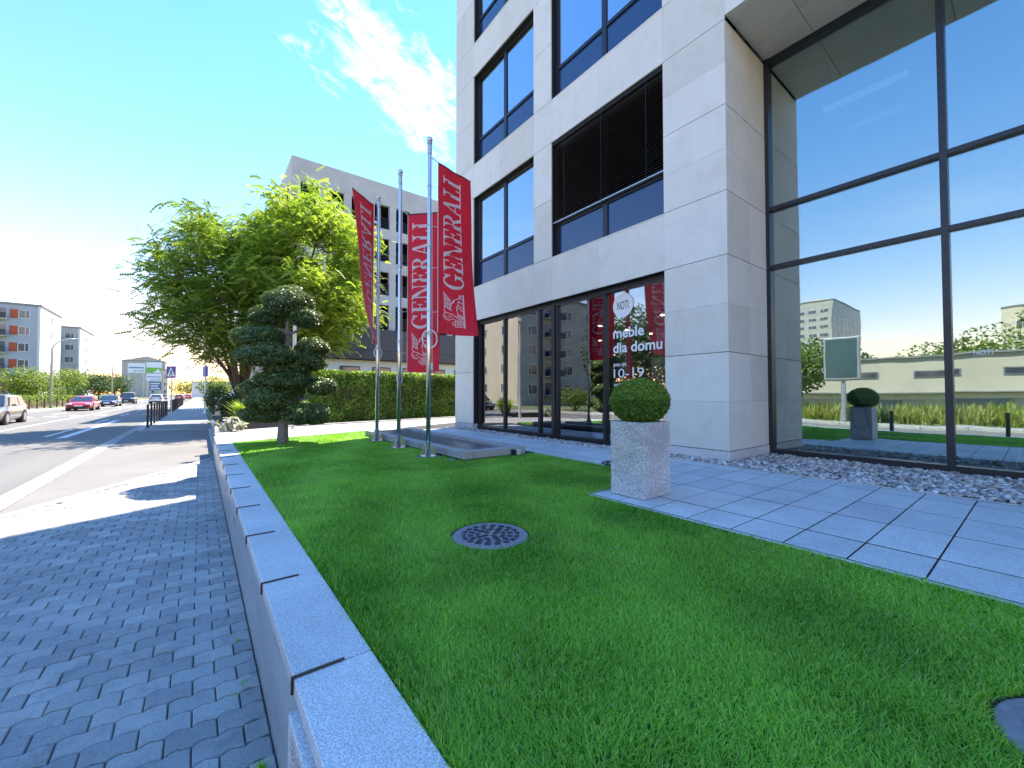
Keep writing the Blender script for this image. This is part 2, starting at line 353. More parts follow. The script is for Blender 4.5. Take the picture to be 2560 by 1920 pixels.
class MB:
    def __init__(s): s.v = []; s.f = []
    def poly(s, pts):
        b = len(s.v); s.v += [tuple(p) for p in pts]; s.f.append(tuple(range(b, b + len(pts)))); return s
    def box(s, x0, x1, y0, y1, z0, z1):
        b = len(s.v)
        s.v += [(x, y, z) for z in (z0, z1) for y in (y0, y1) for x in (x0, x1)]
        for q in ((0, 2, 3, 1), (4, 5, 7, 6), (0, 1, 5, 4), (2, 6, 7, 3), (0, 4, 6, 2), (1, 3, 7, 5)): s.f.append(tuple(b + i for i in q))
        return s
    def obox(s, c, ax, ay, az, hx, hy, hz):
        b = len(s.v); c = Vector(c); ax = Vector(ax).normalized(); ay = Vector(ay).normalized(); az = Vector(az).normalized()
        for k in (-1, 1):
            for j in (-1, 1):
                for i in (-1, 1): s.v.append(tuple(c + ax * hx * i + ay * hy * j + az * hz * k))
        for q in ((0, 2, 3, 1), (4, 5, 7, 6), (0, 1, 5, 4), (2, 6, 7, 3), (0, 4, 6, 2), (1, 3, 7, 5)): s.f.append(tuple(b + i for i in q))
        return s
    def tube(s, pts, rad, n=8, cap=True):
        pts = [Vector(p) for p in pts]
        if isinstance(rad, (int, float)): rad = [rad] * len(pts)
        b = len(s.v); ref = None
        for i, p in enumerate(pts):
            dr = (pts[min(i + 1, len(pts) - 1)] - pts[max(i - 1, 0)]).normalized()
            if ref is None: ref = Vector((0, 0, 1)) if abs(dr.z) < 0.9 else Vector((1, 0, 0))
            u = dr.cross(ref)
            if u.length < 1e-4: u = dr.cross(Vector((0, 1, 0.3)))
            u.normalize(); w = u.cross(dr).normalized(); ref = w
            for k in range(n):
                a = 2 * math.pi * k / n; s.v.append(tuple(p + (u * math.cos(a) + w * math.sin(a)) * rad[i]))
        for i in range(len(pts) - 1):
            for k in range(n):
                k2 = (k + 1) % n; s.f.append((b + i * n + k, b + i * n + k2, b + (i + 1) * n + k2, b + (i + 1) * n + k))
        if cap:
            s.f.append(tuple(b + k for k in range(n))[::-1]); s.f.append(tuple(b + (len(pts) - 1) * n + k for k in range(n)))
        return s
    def lathe(s, c, prof, n=16):
        """prof: list of (r, z) from bottom to top"""
        b = len(s.v); c = Vector(c)
        for r, z in prof:
            for k in range(n):
                a = 2 * math.pi * k / n; s.v.append((c.x + r * math.cos(a), c.y + r * math.sin(a), c.z + z))
        for i in range(len(prof) - 1):
            for k in range(n):
                k2 = (k + 1) % n; s.f.append((b + i * n + k, b + i * n + k2, b + (i + 1) * n + k2, b + (i + 1) * n + k))
        s.f.append(tuple(b + k for k in range(n))[::-1]); s.f.append(tuple(b + (len(prof) - 1) * n + k for k in range(n)))
        return s
    def prism(s, pts, ex):
        """closed outline pts extruded by vector ex"""
        b = len(s.v); n = len(pts); ex = Vector(ex)
        s.v += [tuple(p) for p in pts] + [tuple(Vector(p) + ex) for p in pts]
        s.f.append(tuple(range(b, b + n))[::-1]); s.f.append(tuple(range(b + n, b + 2 * n)))
        for i in range(n):
            j = (i + 1) % n; s.f.append((b + i, b + j, b + n + j, b + n + i))
        return s
    def mesh(s, name, material, org=(0, 0, 0), smooth=False, bevel=0.0, seg=2):
        me = bpy.data.meshes.new(name)
        o = Vector(org)
        me.from_pydata([(x - o.x, y - o.y, z - o.z) for x, y, z in s.v], [], s.f)
        bm = bmesh.new(); bm.from_mesh(me)
        bmesh.ops.recalc_face_normals(bm, faces=bm.faces)
        if bevel: bmesh.ops.bevel(bm, geom=bm.edges[:], offset=bevel, segments=seg, affect='EDGES', profile=0.5)
        bm.to_mesh(me); bm.free()
        if smooth: me.polygons.foreach_set('use_smooth', [True] * len(me.polygons))
        me.materials.append(MATS[material])
        return me
    def build(s, name, material, parent=None, **kw):
        return put(name, s.mesh(name, material, ORG[parent] if parent is not None else (0, 0, 0), **kw), parent)
def structure(name, mb, material, **kw):
    return tag(mb.build(name, material, None, **kw), kind='structure')
def fast_mesh(name, V, F, material, tint=None, org=(0, 0, 0), smooth=False):
    """V (n,3) float, F (m,k) int; tint per vertex"""
    me = bpy.data.meshes.new(name)
    V = np.asarray(V, np.float32) - np.asarray(org, np.float32); F = np.asarray(F, np.int32)
    me.vertices.add(len(V)); me.vertices.foreach_set('co', V.ravel())
    me.loops.add(F.size); me.loops.foreach_set('vertex_index', F.ravel())
    me.polygons.add(len(F)); me.polygons.foreach_set('loop_start', np.arange(0, F.size, F.shape[1], dtype=np.int32))
    me.polygons.foreach_set('loop_total', np.full(len(F), F.shape[1], np.int32))
    if smooth: me.polygons.foreach_set('use_smooth', np.ones(len(F), bool))
    me.update(calc_edges=True)
    if tint is not None:
        a = me.attributes.new('tint', 'FLOAT', 'POINT'); a.data.foreach_set('value', np.asarray(tint, np.float32).ravel())
    me.materials.append(MATS[material])
    return me
def text_mb(body, w, h, to_world, mb=None, bold=0.0):
    """flat lettering scaled to w x h, mapped by to_world(x, y)"""
    cu = bpy.data.curves.new('lettering', 'FONT'); cu.body = body; cu.resolution_u = 5; cu.offset = bold
    ob = bpy.data.objects.new('lettering', cu); link(ob)
    dg = bpy.context.evaluated_depsgraph_get(); dg.update()
    me = bpy.data.meshes.new_from_object(ob.evaluated_get(dg))
    co = [v.co.copy() for v in me.vertices]
    x0 = min(c.x for c in co); x1 = max(c.x for c in co); y1 = max(c.y for c in co)
    mb = mb or MB(); b = len(mb.v)
    mb.v += [tuple(to_world((c.x - x0) / (x1 - x0) * w, c.y / y1 * h)) for c in co]
    for p in me.polygons: mb.f.append(tuple(b + i for i in p.vertices))
    bpy.data.objects.remove(ob); bpy.data.curves.remove(cu); bpy.data.meshes.remove(me)
    return mb
def leaves(P, Nrm, size, aspect=0.5, jitter=0.7, tint=None, rng=None, fold=False):
    """one diamond leaf per point: returns V, F, T"""
    rng = rng or RNG; n = len(P)
    P = np.asarray(P, np.float64); Nrm = np.asarray(Nrm, np.float64)
    nn = Nrm + rng.normal(0, jitter, (n, 3)); nn /= np.linalg.norm(nn, axis=1, keepdims=True) + 1e-9
    a = rng.normal(0, 1, (n, 3)); a -= nn * (a * nn).sum(1, keepdims=True); a /= np.linalg.norm(a, axis=1, keepdims=True) + 1e-9
    b = np.cross(nn, a)
    s = size * rng.uniform(0.65, 1.35, (n, 1)) if np.isscalar(size) else np.asarray(size)[:, None] * rng.uniform(0.7, 1.3, (n, 1))
    V = np.stack([P - a * s * 0.5, P + b * s * 0.5 * aspect + nn * s * 0.08, P + a * s * 0.5, P - b * s * 0.5 * aspect + nn * s * 0.08], 1).reshape(-1, 3)
    F = np.arange(4 * n).reshape(-1, 4)
    T = np.repeat(rng.uniform(0, 1, n) if tint is None else tint, 4)
    return V, F, T

# ================================================================== GROUND AND ROAD
structure('ground', MB().poly([(-3000, -3000, -0.05), (3000, -3000, -0.05), (3000, 3000, -0.05), (-3000, 3000, -0.05)]), 'far_ground')
ROAD_X0, ROAD_X1 = -11.3, -2.38
structure('road', MB().poly([(ROAD_X0, -120, 0), (ROAD_X1, -120, 0), (ROAD_X1, 420, 0), (ROAD_X0, 420, 0)]), 'asphalt')
structure('sidewalk_bed', MB().poly([(ROAD_X1, -20, -0.004), (0.5, -20, -0.004), (0.5, 12.7, -0.004), (ROAD_X1, 12.7, -0.004)]), 'joint_sand')
structure('driveway', MB().poly([(-2.05, 7.75, 0.004), (0.36, 12.3, 0.004), (0.36, 23.2, 0.004), (-2.1, 23.2, 0.004)]), 'asphalt_patch')
structure('far_sidewalk', MB().box(-2.08, 0.42, 22.95, 240, -0.02, 0.02), 'paver_sheet')
structure('near_sidewalk_beyond', MB().box(-2.08, 0.25, -60, -1.65, -0.02, 0.010), 'paver_sheet')
def seg_pieces(root, name, p0, p1, w, h, n, material, gap=0.008, z=0.0, bev=0.006):
    p0 = Vector(p0); p1 = Vector(p1); L_ = (p1 - p0).length; u = (p1 - p0).normalized(); q = Vector((-u.y, u.x, 0)); st = L_ / n
    me = MB().obox((0, 0, 0), u, q, (0, 0, 1), st / 2 - gap / 2, w / 2, h / 2).mesh(name, material, bevel=bev, seg=1)
    for i in range(n):
        o = put(name, me, root); o.location = p0 + u * st * (i + 0.5) + Vector((0, 0, z)) - ORG[root]
def setting(name, loc=(0, 0, 0)):
    o = bpy.data.objects.new(name, None); o.location = loc; link(o); ORG[o] = Vector(loc); o['kind'] = 'structure'; return o
gut = setting('gutter')
seg_pieces(gut, 'gutter_stone', (-2.30, -2, 0), (-2.30, 40, 0), 0.145, 0.05, 84, 'gutter_stone', z=-0.012)
seg_pieces(gut, 'gutter_stone', (-2.145, -2, 0), (-2.145, 40, 0), 0.145, 0.05, 84, 'gutter_stone', z=-0.008)
kb = setting('kerb')
seg_pieces(kb, 'kerb_stone', (-2.02, 7.85, 0), (0.30, 12.21, 0), 0.11, 0.06, 6, 'kerb_stone', z=-0.006)
seg_pieces(kb, 'kerb_stone', (-2.06, 23.0, 0), (0.40, 22.45, 0), 0.12, 0.06, 4, 'kerb_stone', z=-0.002)
seg_pieces(kb, 'kerb_stone', (-2.01, 23.1, 0), (-2.01, 63, 0), 0.13, 0.12, 40, 'kerb_stone', z=-0.03)
seg_pieces(kb, 'kerb_stone', (0.36, 12.4, 0), (0.36, 22.4, 0), 0.10, 0.05, 10, 'kerb_stone', z=-0.006)
kf = setting('far_kerb')
seg_pieces(kf, 'kerb_stone', (-11.38, -40, 0), (-11.38, 200, 0), 0.16, 0.26, 160, 'kerb_stone', z=0.0, gap=0.02)
# markings
mk = setting('road_markings')
def mark(x0, x1, y0, y1): MB().poly([(x0, y0, 0.004), (x1, y0, 0.004), (x1, y1, 0.004), (x0, y1, 0.004)]).build('painted_line', 'road_paint', mk)
for k in range(14): mark(-4.48, -4.36, 13.0 + k * 9.0, 17.0 + k * 9.0)
mark(-6.62, -6.50, 18.0, 62.0); mark(-6.62, -6.50, -40.0, 8.0); mark(-6.62, -6.50, 74, 200)
for k in range(12): mark(-8.85, -8.73, 20.0 + k * 8.5, 24.0 + k * 8.5)
for k in range(6): mark(-8.85, -8.73, -30 + k * 8.5, -26 + k * 8.5)
for k in range(7): mark(-11.0 + k * 1.25, -10.4 + k * 1.25, 41.5, 42.1)            # stop-line dashes
for k in range(9): mark(-10.8 + k * 0.95, -10.3 + k * 0.95, 66.0, 70.0)             # zebra over the road
for k in range(8): MB().box(-1.62 + k * 0.25, -1.50 + k * 0.25, 50.5, 63.5, 0.024, 0.026).build('painted_line', 'road_paint', mk)
# worn reveal strip (old kerb line) in the carriageway
mark(-3.98, -3.72, 21.0, 33.0)

# ------------------------------------------------------------------ wave pavers
PL, PW = 0.19, 0.13
def paver_outline(inset, seg=8):
    hx = PL / 2 - 0.0027 - inset; hy = PW / 2 - 0.0027 - inset
    xs = [-hx + 2 * hx * i / seg for i in range(seg + 1)]
    c = lambda x: 0.0085 * math.sin(2 * math.pi * (x + PL / 2) / (PL / 2) - 1.2)
    return [(x, -hy + c(x)) for x in xs] + [(x, hy + c(x)) for x in xs[::-1]]
o_out, o_in = paver_outline(0.0), paver_outline(0.0045)
nO = len(o_out)
PV = np.array([(x, y, -0.04) for x, y in o_out] + [(x, y, -0.005) for x, y in o_out] + [(x, y, 0.0) for x, y in o_in])
pf = [tuple(2 * nO + i for i in range(nO))]
for a in (0, 1):
    for i in range(nO):
        j = (i + 1) % nO; pf.append((a * nO + i, a * nO + j, (a + 1) * nO + j, (a + 1) * nO + i))
pme = bpy.data.meshes.new('paver'); pme.from_pydata([tuple(v) for v in PV], [], pf); pme.materials.append(MATS['paver'])
def in_frame(x, y, z, mx=1.15):
    zc = x * math.sin(PSI) + y * math.cos(PSI)
    if zc < 0.1: return False
    r = (x * math.cos(PSI) - y * math.sin(PSI)) / zc; u = (z - CAM_H) / zc
    return abs(r) < 1.2524 * mx and abs(u) < 0.94 * mx
cells = []
for j in range(-12, 92):
    y = j * PW + 0.03
    for i in range(-13, 3):
        x = 0.183 + i * PL + (PL / 2 if j % 2 else 0.0)
        if x > 0.19 or x < -1.98: continue
        if y > 12.21 + (x - 0.30) * 1.879 - 0.16: continue
        cells.append((x, y))
def cut_row(j): pass
cells.sort(key=lambda c: (not in_frame(c[0], c[1], 0), c[0] ** 2 + c[1] ** 2))
sw = setting('sidewalk')
for k, (x, y) in enumerate(cells[:300]):
    o = put('paver', pme, sw); o.location = (x, y, 0.012 + random.uniform(-0.003, 0.003)); o.rotation_euler = (random.gauss(0, 0.010), random.gauss(0, 0.009), random.gauss(0, 0.009))
# the rest of the pavers, joined
V_, F_, T_ = [], [], []
bmv = []; bmf = []; bt = []
for (x, y) in cells[300:]:
    b = len(bmv); dz = random.uniform(-0.0025, 0.002); tt = random.random()
    bmv += [(x + v[0], y + v[1], v[2] + 0.012 + dz) for v in PV]; bt += [tt] * len(PV)
    bmf += [tuple(b + i for i in f) for f in pf]
# half blocks along the wall
for j in range(-12, 92):
    y = j * PW + 0.03
    if y > 12.0: continue
    x0 = 0.183 + (PL / 2 if not j % 2 else 0.0); x0 -= 0 if j % 2 else 0
    xr = 0.276; xl = (0.183 + PL / 2 + 0.004) if not j % 2 else (0.183 + 0.004)
    if j % 2: xl = 0.183 + 0.004 - 0.0
    if xr - xl < 0.02: continue
    b = len(bmv); tt = random.random()
    for z, i in ((-0.04, 0), (0.006, 0), (0.011, 0.004)):
        bmv += [(xl + i, y - PW / 2 + 0.004 + i, z), (xr - i, y - PW / 2 + 0.006 + i, z), (xr - i, y + PW / 2 - 0.006 - i, z), (xl + i, y + PW / 2 - 0.004 - i, z)]; bt += [tt] * 4
    bmf.append((b + 8, b + 9, b + 10, b + 11))
    for a in (0, 1):
        for i in range(4): bmf.append((b + a * 4 + i, b + a * 4 + (i + 1) % 4, b + a * 4 + 4 + (i + 1) % 4, b + a * 4 + 4 + i))
me = bpy.data.meshes.new('paver_field'); me.from_pydata(bmv, [], bmf)
a_ = me.attributes.new('tint', 'FLOAT', 'POINT'); a_.data.foreach_set('value', bt); me.materials.append(MATS['paver'])
tag(put('paver_field', me, sw), kind='stuff')
# weeds in the joints by the wall
def grass_tuft(P0, n, h, spread, rng):
    V = []; F = []; T = []
    for i in range(n):
        a = rng.uniform(0, 6.28); l = h * rng.uniform(0.5, 1.1); lean = rng.uniform(0.1, 1.0) * spread
        bx = P0[0] + rng.normal(0, spread * 0.12); by = P0[1] + rng.normal(0, spread * 0.12)
        dx, dy = math.cos(a), math.sin(a); w = 0.035 * l + 0.0012
        pts = []
        for s, ww in ((0, 1), (0.35, 0.95), (0.7, 0.7), (1, 0.05)):
            ox = lean * s ** 1.8; z = P0[2] + l * (s - 0.35 * (lean / max(l, 1e-3)) * s ** 2.4 * 0.8)
            pts.append((bx + dx * ox - dy * w * ww, by + dy * ox + dx * w * ww, z)); pts.append((bx + dx * ox + dy * w * ww, by + dy * ox - dx * w * ww, z))
        b = len(V); V += pts; t_ = rng.uniform(0, 1); T += [t_] * 8
        for k in range(3): F.append((b + 2 * k, b + 2 * k + 1, b + 2 * k + 3, b + 2 * k + 2))
    return np.array(V), np.array(F), np.array(T)
for wx, wy, wn, wh, lb in ((0.222, 1.98, 40, 0.05, 'small green weed tuft in the pavement joint nearest the camera'), (0.205, 2.62, 30, 0.025, 'tiny moss-like weed in a paver joint beside the granite wall'),
                           (0.165, 2.55, 26, 0.018, 'low creeping weed in a wavy paver joint, left of the moss'), (0.215, 3.1, 26, 0.022, 'small weed in a paver joint by the wall, farthest of four')):
    V, F, T = grass_tuft((wx, wy, 0.004), wn, wh, 0.04, RNG)
    o = put('weed', fast_mesh('weed', V, F, 'leaf_lawn', T, (wx, wy, 0.0))); o.location = (wx, wy, 0)
    tag(o, lb, 'weed', 'weeds in the paving joints')

# ------------------------------------------------------------------ granite retaining wall
CT = 0.585           # top of the coping
LAWN = 0.562
rw = thing('retaining_wall', (0.40, 5.0, 0), 'long low granite retaining wall with flat coping beside the sidewalk', 'wall')
MB().box(0.315, 0.50, -4.5, 11.62, -0.02, 0.525).build('core', 'granite_wall', rw)
JT = [1.572 + 0.868 * k for k in range(-7, 13)]
JT = [j for j in JT if j < 11.7]
cop_me = None
for k in range(len(JT)):
    y0 = JT[k]; y1 = JT[k + 1] if k + 1 < len(JT) else y0 + 0.35
    ln = y1 - y0
    o = put('coping_slab', MB().box(0.268, 0.530, -ln / 2 + 0.0022, ln / 2 - 0.0022, -0.055, 0.0).mesh('coping_slab', 'granite_coping', bevel=0.0035, seg=1), rw)
    o.location = Vector((0, (y0 + y1) / 2, CT + random.uniform(-0.001, 0.001))) - ORG[rw]
    o = put('cladding_panel', MB().box(0.282, 0.312, -ln / 2 + 0.0015, ln / 2 - 0.0015, 0.0, 0.529).mesh('cladding_panel', 'granite_wall'), rw)
    o.location = Vector((0, (y0 + y1) / 2 + 0.43, 0)) - ORG[rw]
strip = MB().box(0.2655, 0.432, -0.0045, 0.0045, CT + 0.0012, CT + 0.0068).box(0.2590, 0.2668, -0.0045, 0.0045, CT - 0.052, CT + 0.0068).mesh('joint_strip', 'bronze_strip')
for j in JT[1:]:
    o = put('joint_strip', strip, rw); o.location = Vector((0, j, 0)) - ORG[rw]
# granite surround of a low niche set proud of the wall face (bottom edge of the view)
ns = thing('niche_surround', (0.27, 1.2, 0), 'small granite niche surround standing proud of the retaining wall', 'stone frame')
MB().box(0.246, 0.281, 1.505, 1.535, 0.013, 0.47).build('jamb', 'granite_coping', ns, bevel=0.003, seg=1)
MB().box(0.246, 0.281, 0.55, 1.535, 0.472, 0.502).build('lintel', 'granite_coping', ns, bevel=0.003, seg=1)
MB().box(0.246, 0.281, 0.55, 0.58, 0.013, 0.47).build('jamb', 'granite_coping', ns, bevel=0.003, seg=1)
# short lower wall carrying on beyond the walkway
w2 = thing('garden_wall', (0.46, 16.5, 0), 'low pale grey stone wall beyond the walkway, left of the planting bed', 'wall')
for k in range(10):
    MB().box(0.40, 0.52, 13.30 + k * 0.95, 14.24 + k * 0.95, -0.02, 0.40).build('wall_block', 'granite_wall', w2, bevel=0.004, seg=1)

# ------------------------------------------------------------------ raised ground behind the wall
LAWN_POLY = [(0.531, -1.6), (2.985, -1.6), (2.985, 2.74), (4.40, 2.74), (4.40, 5.19), (3.06, 5.19), (3.06, 9.78), (3.95, 10.25), (3.75, 10.98), (0.531, 9.88)]
structure('lawn_ground', MB().prism([(x, y, 0.30) for x, y in LAWN_POLY], (0, 0, LAWN - 0.30)), 'lawn_soil')
structure('terrace_base', MB().prism([(2.99, -12, 0.2), (34, -12, 0.2), (34, 13.2, 0.2), (9.0, 13.2, 0.2), (4.05, 11.1, 0.2), (4.05, 10.3, 0.2), (3.1, 9.8, 0.2), (3.1, 5.1, 0.2), (4.42, 5.1, 0.2), (4.42, 2.76, 0.2), (2.99, 2.76, 0.2)], (0, 0, 0.3755)), 'black_gap')
tr = setting('terrace')
slab_cache = {}
def slab(x0, x1, y0, y1, z, material='granite_slab', name='slab', g=0.0055):
    key = (round(x1 - x0, 4), round(y1 - y0, 4), material)
    if key not in slab_cache:
        hx, hy = (x1 - x0) / 2 - g * 2.1, (y1 - y0) / 2 - g * 0.9
        slab_cache[key] = MB().box(-hx, hx, -hy, hy, -0.03, 0.0).mesh(name, material, bevel=0.002, seg=1)
    o = put(name, slab_cache[key], tr); o.location = ((x0 + x1) / 2, (y0 + y1) / 2, z + random.uniform(-0.001, 0.001))
    return o
TZ = 0.578
XL = [3.048, 3.478, 4.118, 4.758, 5.398, 5.66]
ys = [0.409 + 0.3325 * k for k in range(-7, 31)]
for k in range(len(ys) - 1):
    y0, y1 = ys[k], ys[k + 1]
    for i in range(5):
        x0, x1 = XL[i], XL[i + 1]
        if y0 > 2.70:
            if x1 < 4.5: continue
            if i == 2: continue
        slab(x0, x1, y0, y1, TZ)
    if y0 > 2.70: slab(4.46, 4.758, y0, y1, TZ)
for k in range(4): slab(2.990, 3.046, -1.9 + 1.16 * k, -0.74 + 1.16 * k, TZ + 0.001, name='edging_stone')
for k in range(3): slab(3.046 + 0.46 * k, 3.506 + 0.46 * k, 2.742, 2.79, TZ + 0.001, name='edging_stone')
for k in range(3): slab(4.405, 4.458, 2.79 + 0.8 * k, 3.59 + 0.8 * k, TZ + 0.001, name='edging_stone')
for k in range(10): slab(5.662, 5.712, -1.9 + 1.25 * k, -0.65 + 1.25 * k, TZ + 0.006, name='edging_stone')
# paved walkway between lawn and hedge
wk = MB().prism([(0.31, 11.7, 0.30), (0.31, 9.92, 0.30), (0.53, 9.92, 0.30), (3.80, 11.02, 0.30), (4.0, 10.8, 0.30), (4.42, 10.70, 0.30), (30, 10.70, 0.30), (30, 16.2, 0.30), (9.4, 15.55, 0.30), (1.3, 13.95, 0.30), (0.31, 13.2, 0.30)], (0, 0, 0.27))
structure('walkway', wk, 'granite_path')
# pale kerb along the walkway
wke = setting('walkway_kerb')
seg_pieces(wke, 'kerb_stone', (0.535, 9.955, 0), (3.78, 11.07, 0), 0.10, 0.06, 4, 'kerb_stone', z=0.562)
seg_pieces(wke, 'kerb_stone', (2.0, 13.72, 0), (9.4, 15.18, 0), 0.12, 0.08, 8, 'kerb_stone', z=0.575)
# gravel strip
structure('gravel_bed', MB().prism([(5.714, 10.5, 0.5), (5.714, -6, 0.5), (7.45, -6, 0.5), (7.45, 2.80, 0.5), (6.20, 2.80, 0.5), (6.20, 10.5, 0.5)][::-1], (0, 0, 0.055)), 'soil')
def ico():
    bm = bmesh.new(); bmesh.ops.create_icosphere(bm, subdivisions=1, radius=1.0)
    V = np.array([v.co[:] for v in bm.verts]); F = np.array([[v.index for v in f.verts] for f in bm.faces]); bm.free(); return V, F
IV, IF = ico()
def pebbles(n, sampler, z, r0, r1, rng):
    P = sampler(n); n = len(P)
    Rr = rng.uniform(r0, r1, n) * rng.choice([1.0, 1.0, 1.35], n)
    sc = np.stack([Rr * rng.uniform(0.8, 1.45, n), Rr * rng.uniform(0.7, 1.1, n), Rr * rng.uniform(0.45, 0.75, n)], 1)
    a = rng.uniform(0, 6.283, n); ca, sa = np.cos(a), np.sin(a)
    B = IV[None] * (1 + rng.uniform(-0.22, 0.22, (n, len(IV), 1))) * sc[:, None, :]
    tl = rng.normal(0, 0.35, (n, 1))
    B[:, :, 2] += B[:, :, 0] * tl
    X = B[:, :, 0] * ca[:, None] - B[:, :, 1] * sa[:, None]; Y = B[:, :, 0] * sa[:, None] + B[:, :, 1] * ca[:, None]
    zz = z + rng.uniform(0.0, 0.022, n)
    V = np.stack([X + P[:, :1], Y + P[:, 1:2], B[:, :, 2] + zz[:, None]], 2).reshape(-1, 3)
    F = (IF[None] + (np.arange(n) * len(IV))[:, None, None]).reshape(-1, 3)
    return V, F, np.repeat(rng.uniform(0, 1, n), len(IV))
m, t = mat('pebble')
att = N(t, 'ShaderNodeAttribute', attribute_name='tint')
c = ramp(t, att.outputs['Fac'], [(0.0, (0.16, 0.14, 0.13)), (0.3, (0.36, 0.31, 0.28)), (0.55, (0.50, 0.41, 0.36)), (0.75, (0.60, 0.54, 0.50)), (1.0, (0.78, 0.76, 0.73))])
finish(t, c, 0.7, 0, bump(t, noise(t, pos(t), 90, 3.0), 0.2, 0.004), 0.4)
def samp_gravel(n):
    A = np.stack([RNG.uniform(5.73, 6.02, 3600), RNG.uniform(2.75, 10.4, 3600)], 1)
    B = np.stack([RNG.uniform(5.73, 7.36, 6400), RNG.uniform(-1.6, 2.74, 6400)], 1)
    return np.concatenate([A, B])
V, F, T = pebbles(0, samp_gravel, 0.567, 0.017, 0.030, RNG)
tag(put('gravel', fast_mesh('gravel', V, F, 'pebble', T, smooth=False)), kind='stuff')

# ------------------------------------------------------------------ manhole covers in the lawn
HOLES = [(1.62, 2.37, 0.262), (1.965, -0.14, 0.262)]
bar_me = MB().box(-0.019, 0.019, -0.0055, 0.0055, 0, 0.006).mesh('tread_bar', 'cast_iron_dark')
for (hx, hy, hr), lb in zip(HOLES, ('round cast iron cover with raised tread bars in the middle of the lawn', 'round cast iron cover half hidden in grass at the lower right corner')):
    r_ = thing('manhole_cover', (hx, hy, LAWN), lb, 'manhole cover', 'covers in the lawn')
    MB().lathe((hx, hy, LAWN), [(hr + 0.022, -0.02), (hr + 0.022, 0.004), (hr + 0.006, 0.006), (hr + 0.004, -0.004)], 40).build('rim', 'soil', r_)
    MB().lathe((hx, hy, LAWN), [(hr, -0.015), (hr, 0.008), (hr - 0.006, 0.012)], 40).build('lid', 'cast_iron', r_)
    rr_ = 0.045; ring = 0
    while rr_ < hr - 0.03:
        nb = max(4, int(2 * math.pi * rr_ / 0.062))
        for k in range(nb):
            a = 2 * math.pi * (k + 0.5 * (ring % 2)) / nb
            for off in (-0.008, 0.008):
                o = put('tread_bar', bar_me, r_)
                b = a + math.pi / 2 * (1 if ring % 2 else 0) + random.gauss(0, 0.05)
                o.location = (rr_ * math.cos(a) - math.sin(b) * off, rr_ * math.sin(a) + math.cos(b) * off, 0.012); o.rotation_euler = (0, 0, b)
        rr_ += 0.047; ring += 1

# ------------------------------------------------------------------ lawn grass
def in_poly(P, poly):
    x, y = P[:, 0], P[:, 1]; ins = np.zeros(len(P), bool); n = len(poly)
    for i in range(n):
        x0, y0 = poly[i]; x1, y1 = poly[(i + 1) % n]
        c = ((y0 > y) != (y1 > y)) & (x < (x1 - x0) * (y - y0) / (y1 - y0 + 1e-12) + x0); ins ^= c
    return ins
def vnoise(P, scale, seed):
    """cheap smooth value noise"""
    q = P * scale + seed * 17.3; i = np.floor(q).astype(np.int64); f = q - i; f = f * f * (3 - 2 * f)
    def h(a, b):
        n = (a * 374761393 + b * 668265263 + seed * 144269) & 0x7fffffff; n = (n ^ (n >> 13)) * 1274126177 & 0x7fffffff
        return (n ^ (n >> 16)) / 2147483647.0
    a = h(i[:, 0], i[:, 1]); b = h(i[:, 0] + 1, i[:, 1]); c_ = h(i[:, 0], i[:, 1] + 1); d_ = h(i[:, 0] + 1, i[:, 1] + 1)
    return (a * (1 - f[:, 0]) + b * f[:, 0]) * (1 - f[:, 1]) + (c_ * (1 - f[:, 0]) + d_ * f[:, 0]) * f[:, 1]
POLES = [(2.966, 8.562), (2.900, 7.216), (2.863, 5.920)]
PADS = [(p[0] + 0.0, p[1], 0.215) for p in POLES] + [(3.00, 5.36, 0.10)]
rng = np.random.default_rng(11)
n0 = 1750000
P = np.stack([rng.uniform(0.535, 4.39, n0), rng.uniform(-0.6, 11.0, n0)], 1)
P = P[in_poly(P, LAWN_POLY)]
dist = np.hypot(P[:, 0], P[:, 1])
dens = np.minimum(1.0, (1.9 / np.maximum(dist, 0.1)) ** 1.15)
keep = rng.uniform(0, 1, len(P)) < dens
for hx, hy, hr in HOLES:
    rr_ = np.hypot(P[:, 0] - hx, P[:, 1] - hy); keep &= rr_ > hr + 0.004 + 0.022 * vnoise(P, 9.0, 3)
for hx, hy, hr in PADS:
    keep &= np.hypot((P[:, 0] - hx), P[:, 1] - hy) > hr * (0.85 + 0.3 * vnoise(P, 12.0, 5))
P = P[keep]; dist = dist[keep]; n = len(P)
big = vnoise(P, 1.3, 1); mid = vnoise(P, 4.5, 2); fine = vnoise(P, 14.0, 4)
stripe = 0.5 + 0.5 * np.tanh(1.5 * np.sin((P[:, 0] * 0.93 - P[:, 1] * 0.36) * 2 * np.pi / 1.05))
edge = (P[:, 0] < 0.60) | ((P[:, 0] > 2.92) & (P[:, 1] < 2.8))
hgt = (1 + 0.5 * edge * rng.uniform(0, 1, n)) * (0.018 + 0.020 * rng.uniform(0, 1, n) + 0.010 * mid) * (1 + 0.15 * (dist > 4))
wid = 0.0013 * (1 + 0.30 * dist) * rng.uniform(0.75, 1.3, n)
ang = rng.uniform(0, 2 * np.pi, n)
ang = np.where(rng.uniform(0, 1, n) < 0.30, np.where(stripe > rng.uniform(0, 1, n), 1.9, -1.25) + rng.normal(0, 0.6, n), ang)
lean = hgt * rng.uniform(0.25, 1.15, n)
dx, dy = np.cos(ang), np.sin(ang)
px, py = -dy, dx
tw = rng.uniform(-0.6, 0.6, n); wx = px * np.cos(tw) + dx * np.sin(tw); wy = py * np.cos(tw) + dy * np.sin(tw)
z0 = np.full(n, LAWN - 0.003)
Vb = np.empty((n, 5, 3))
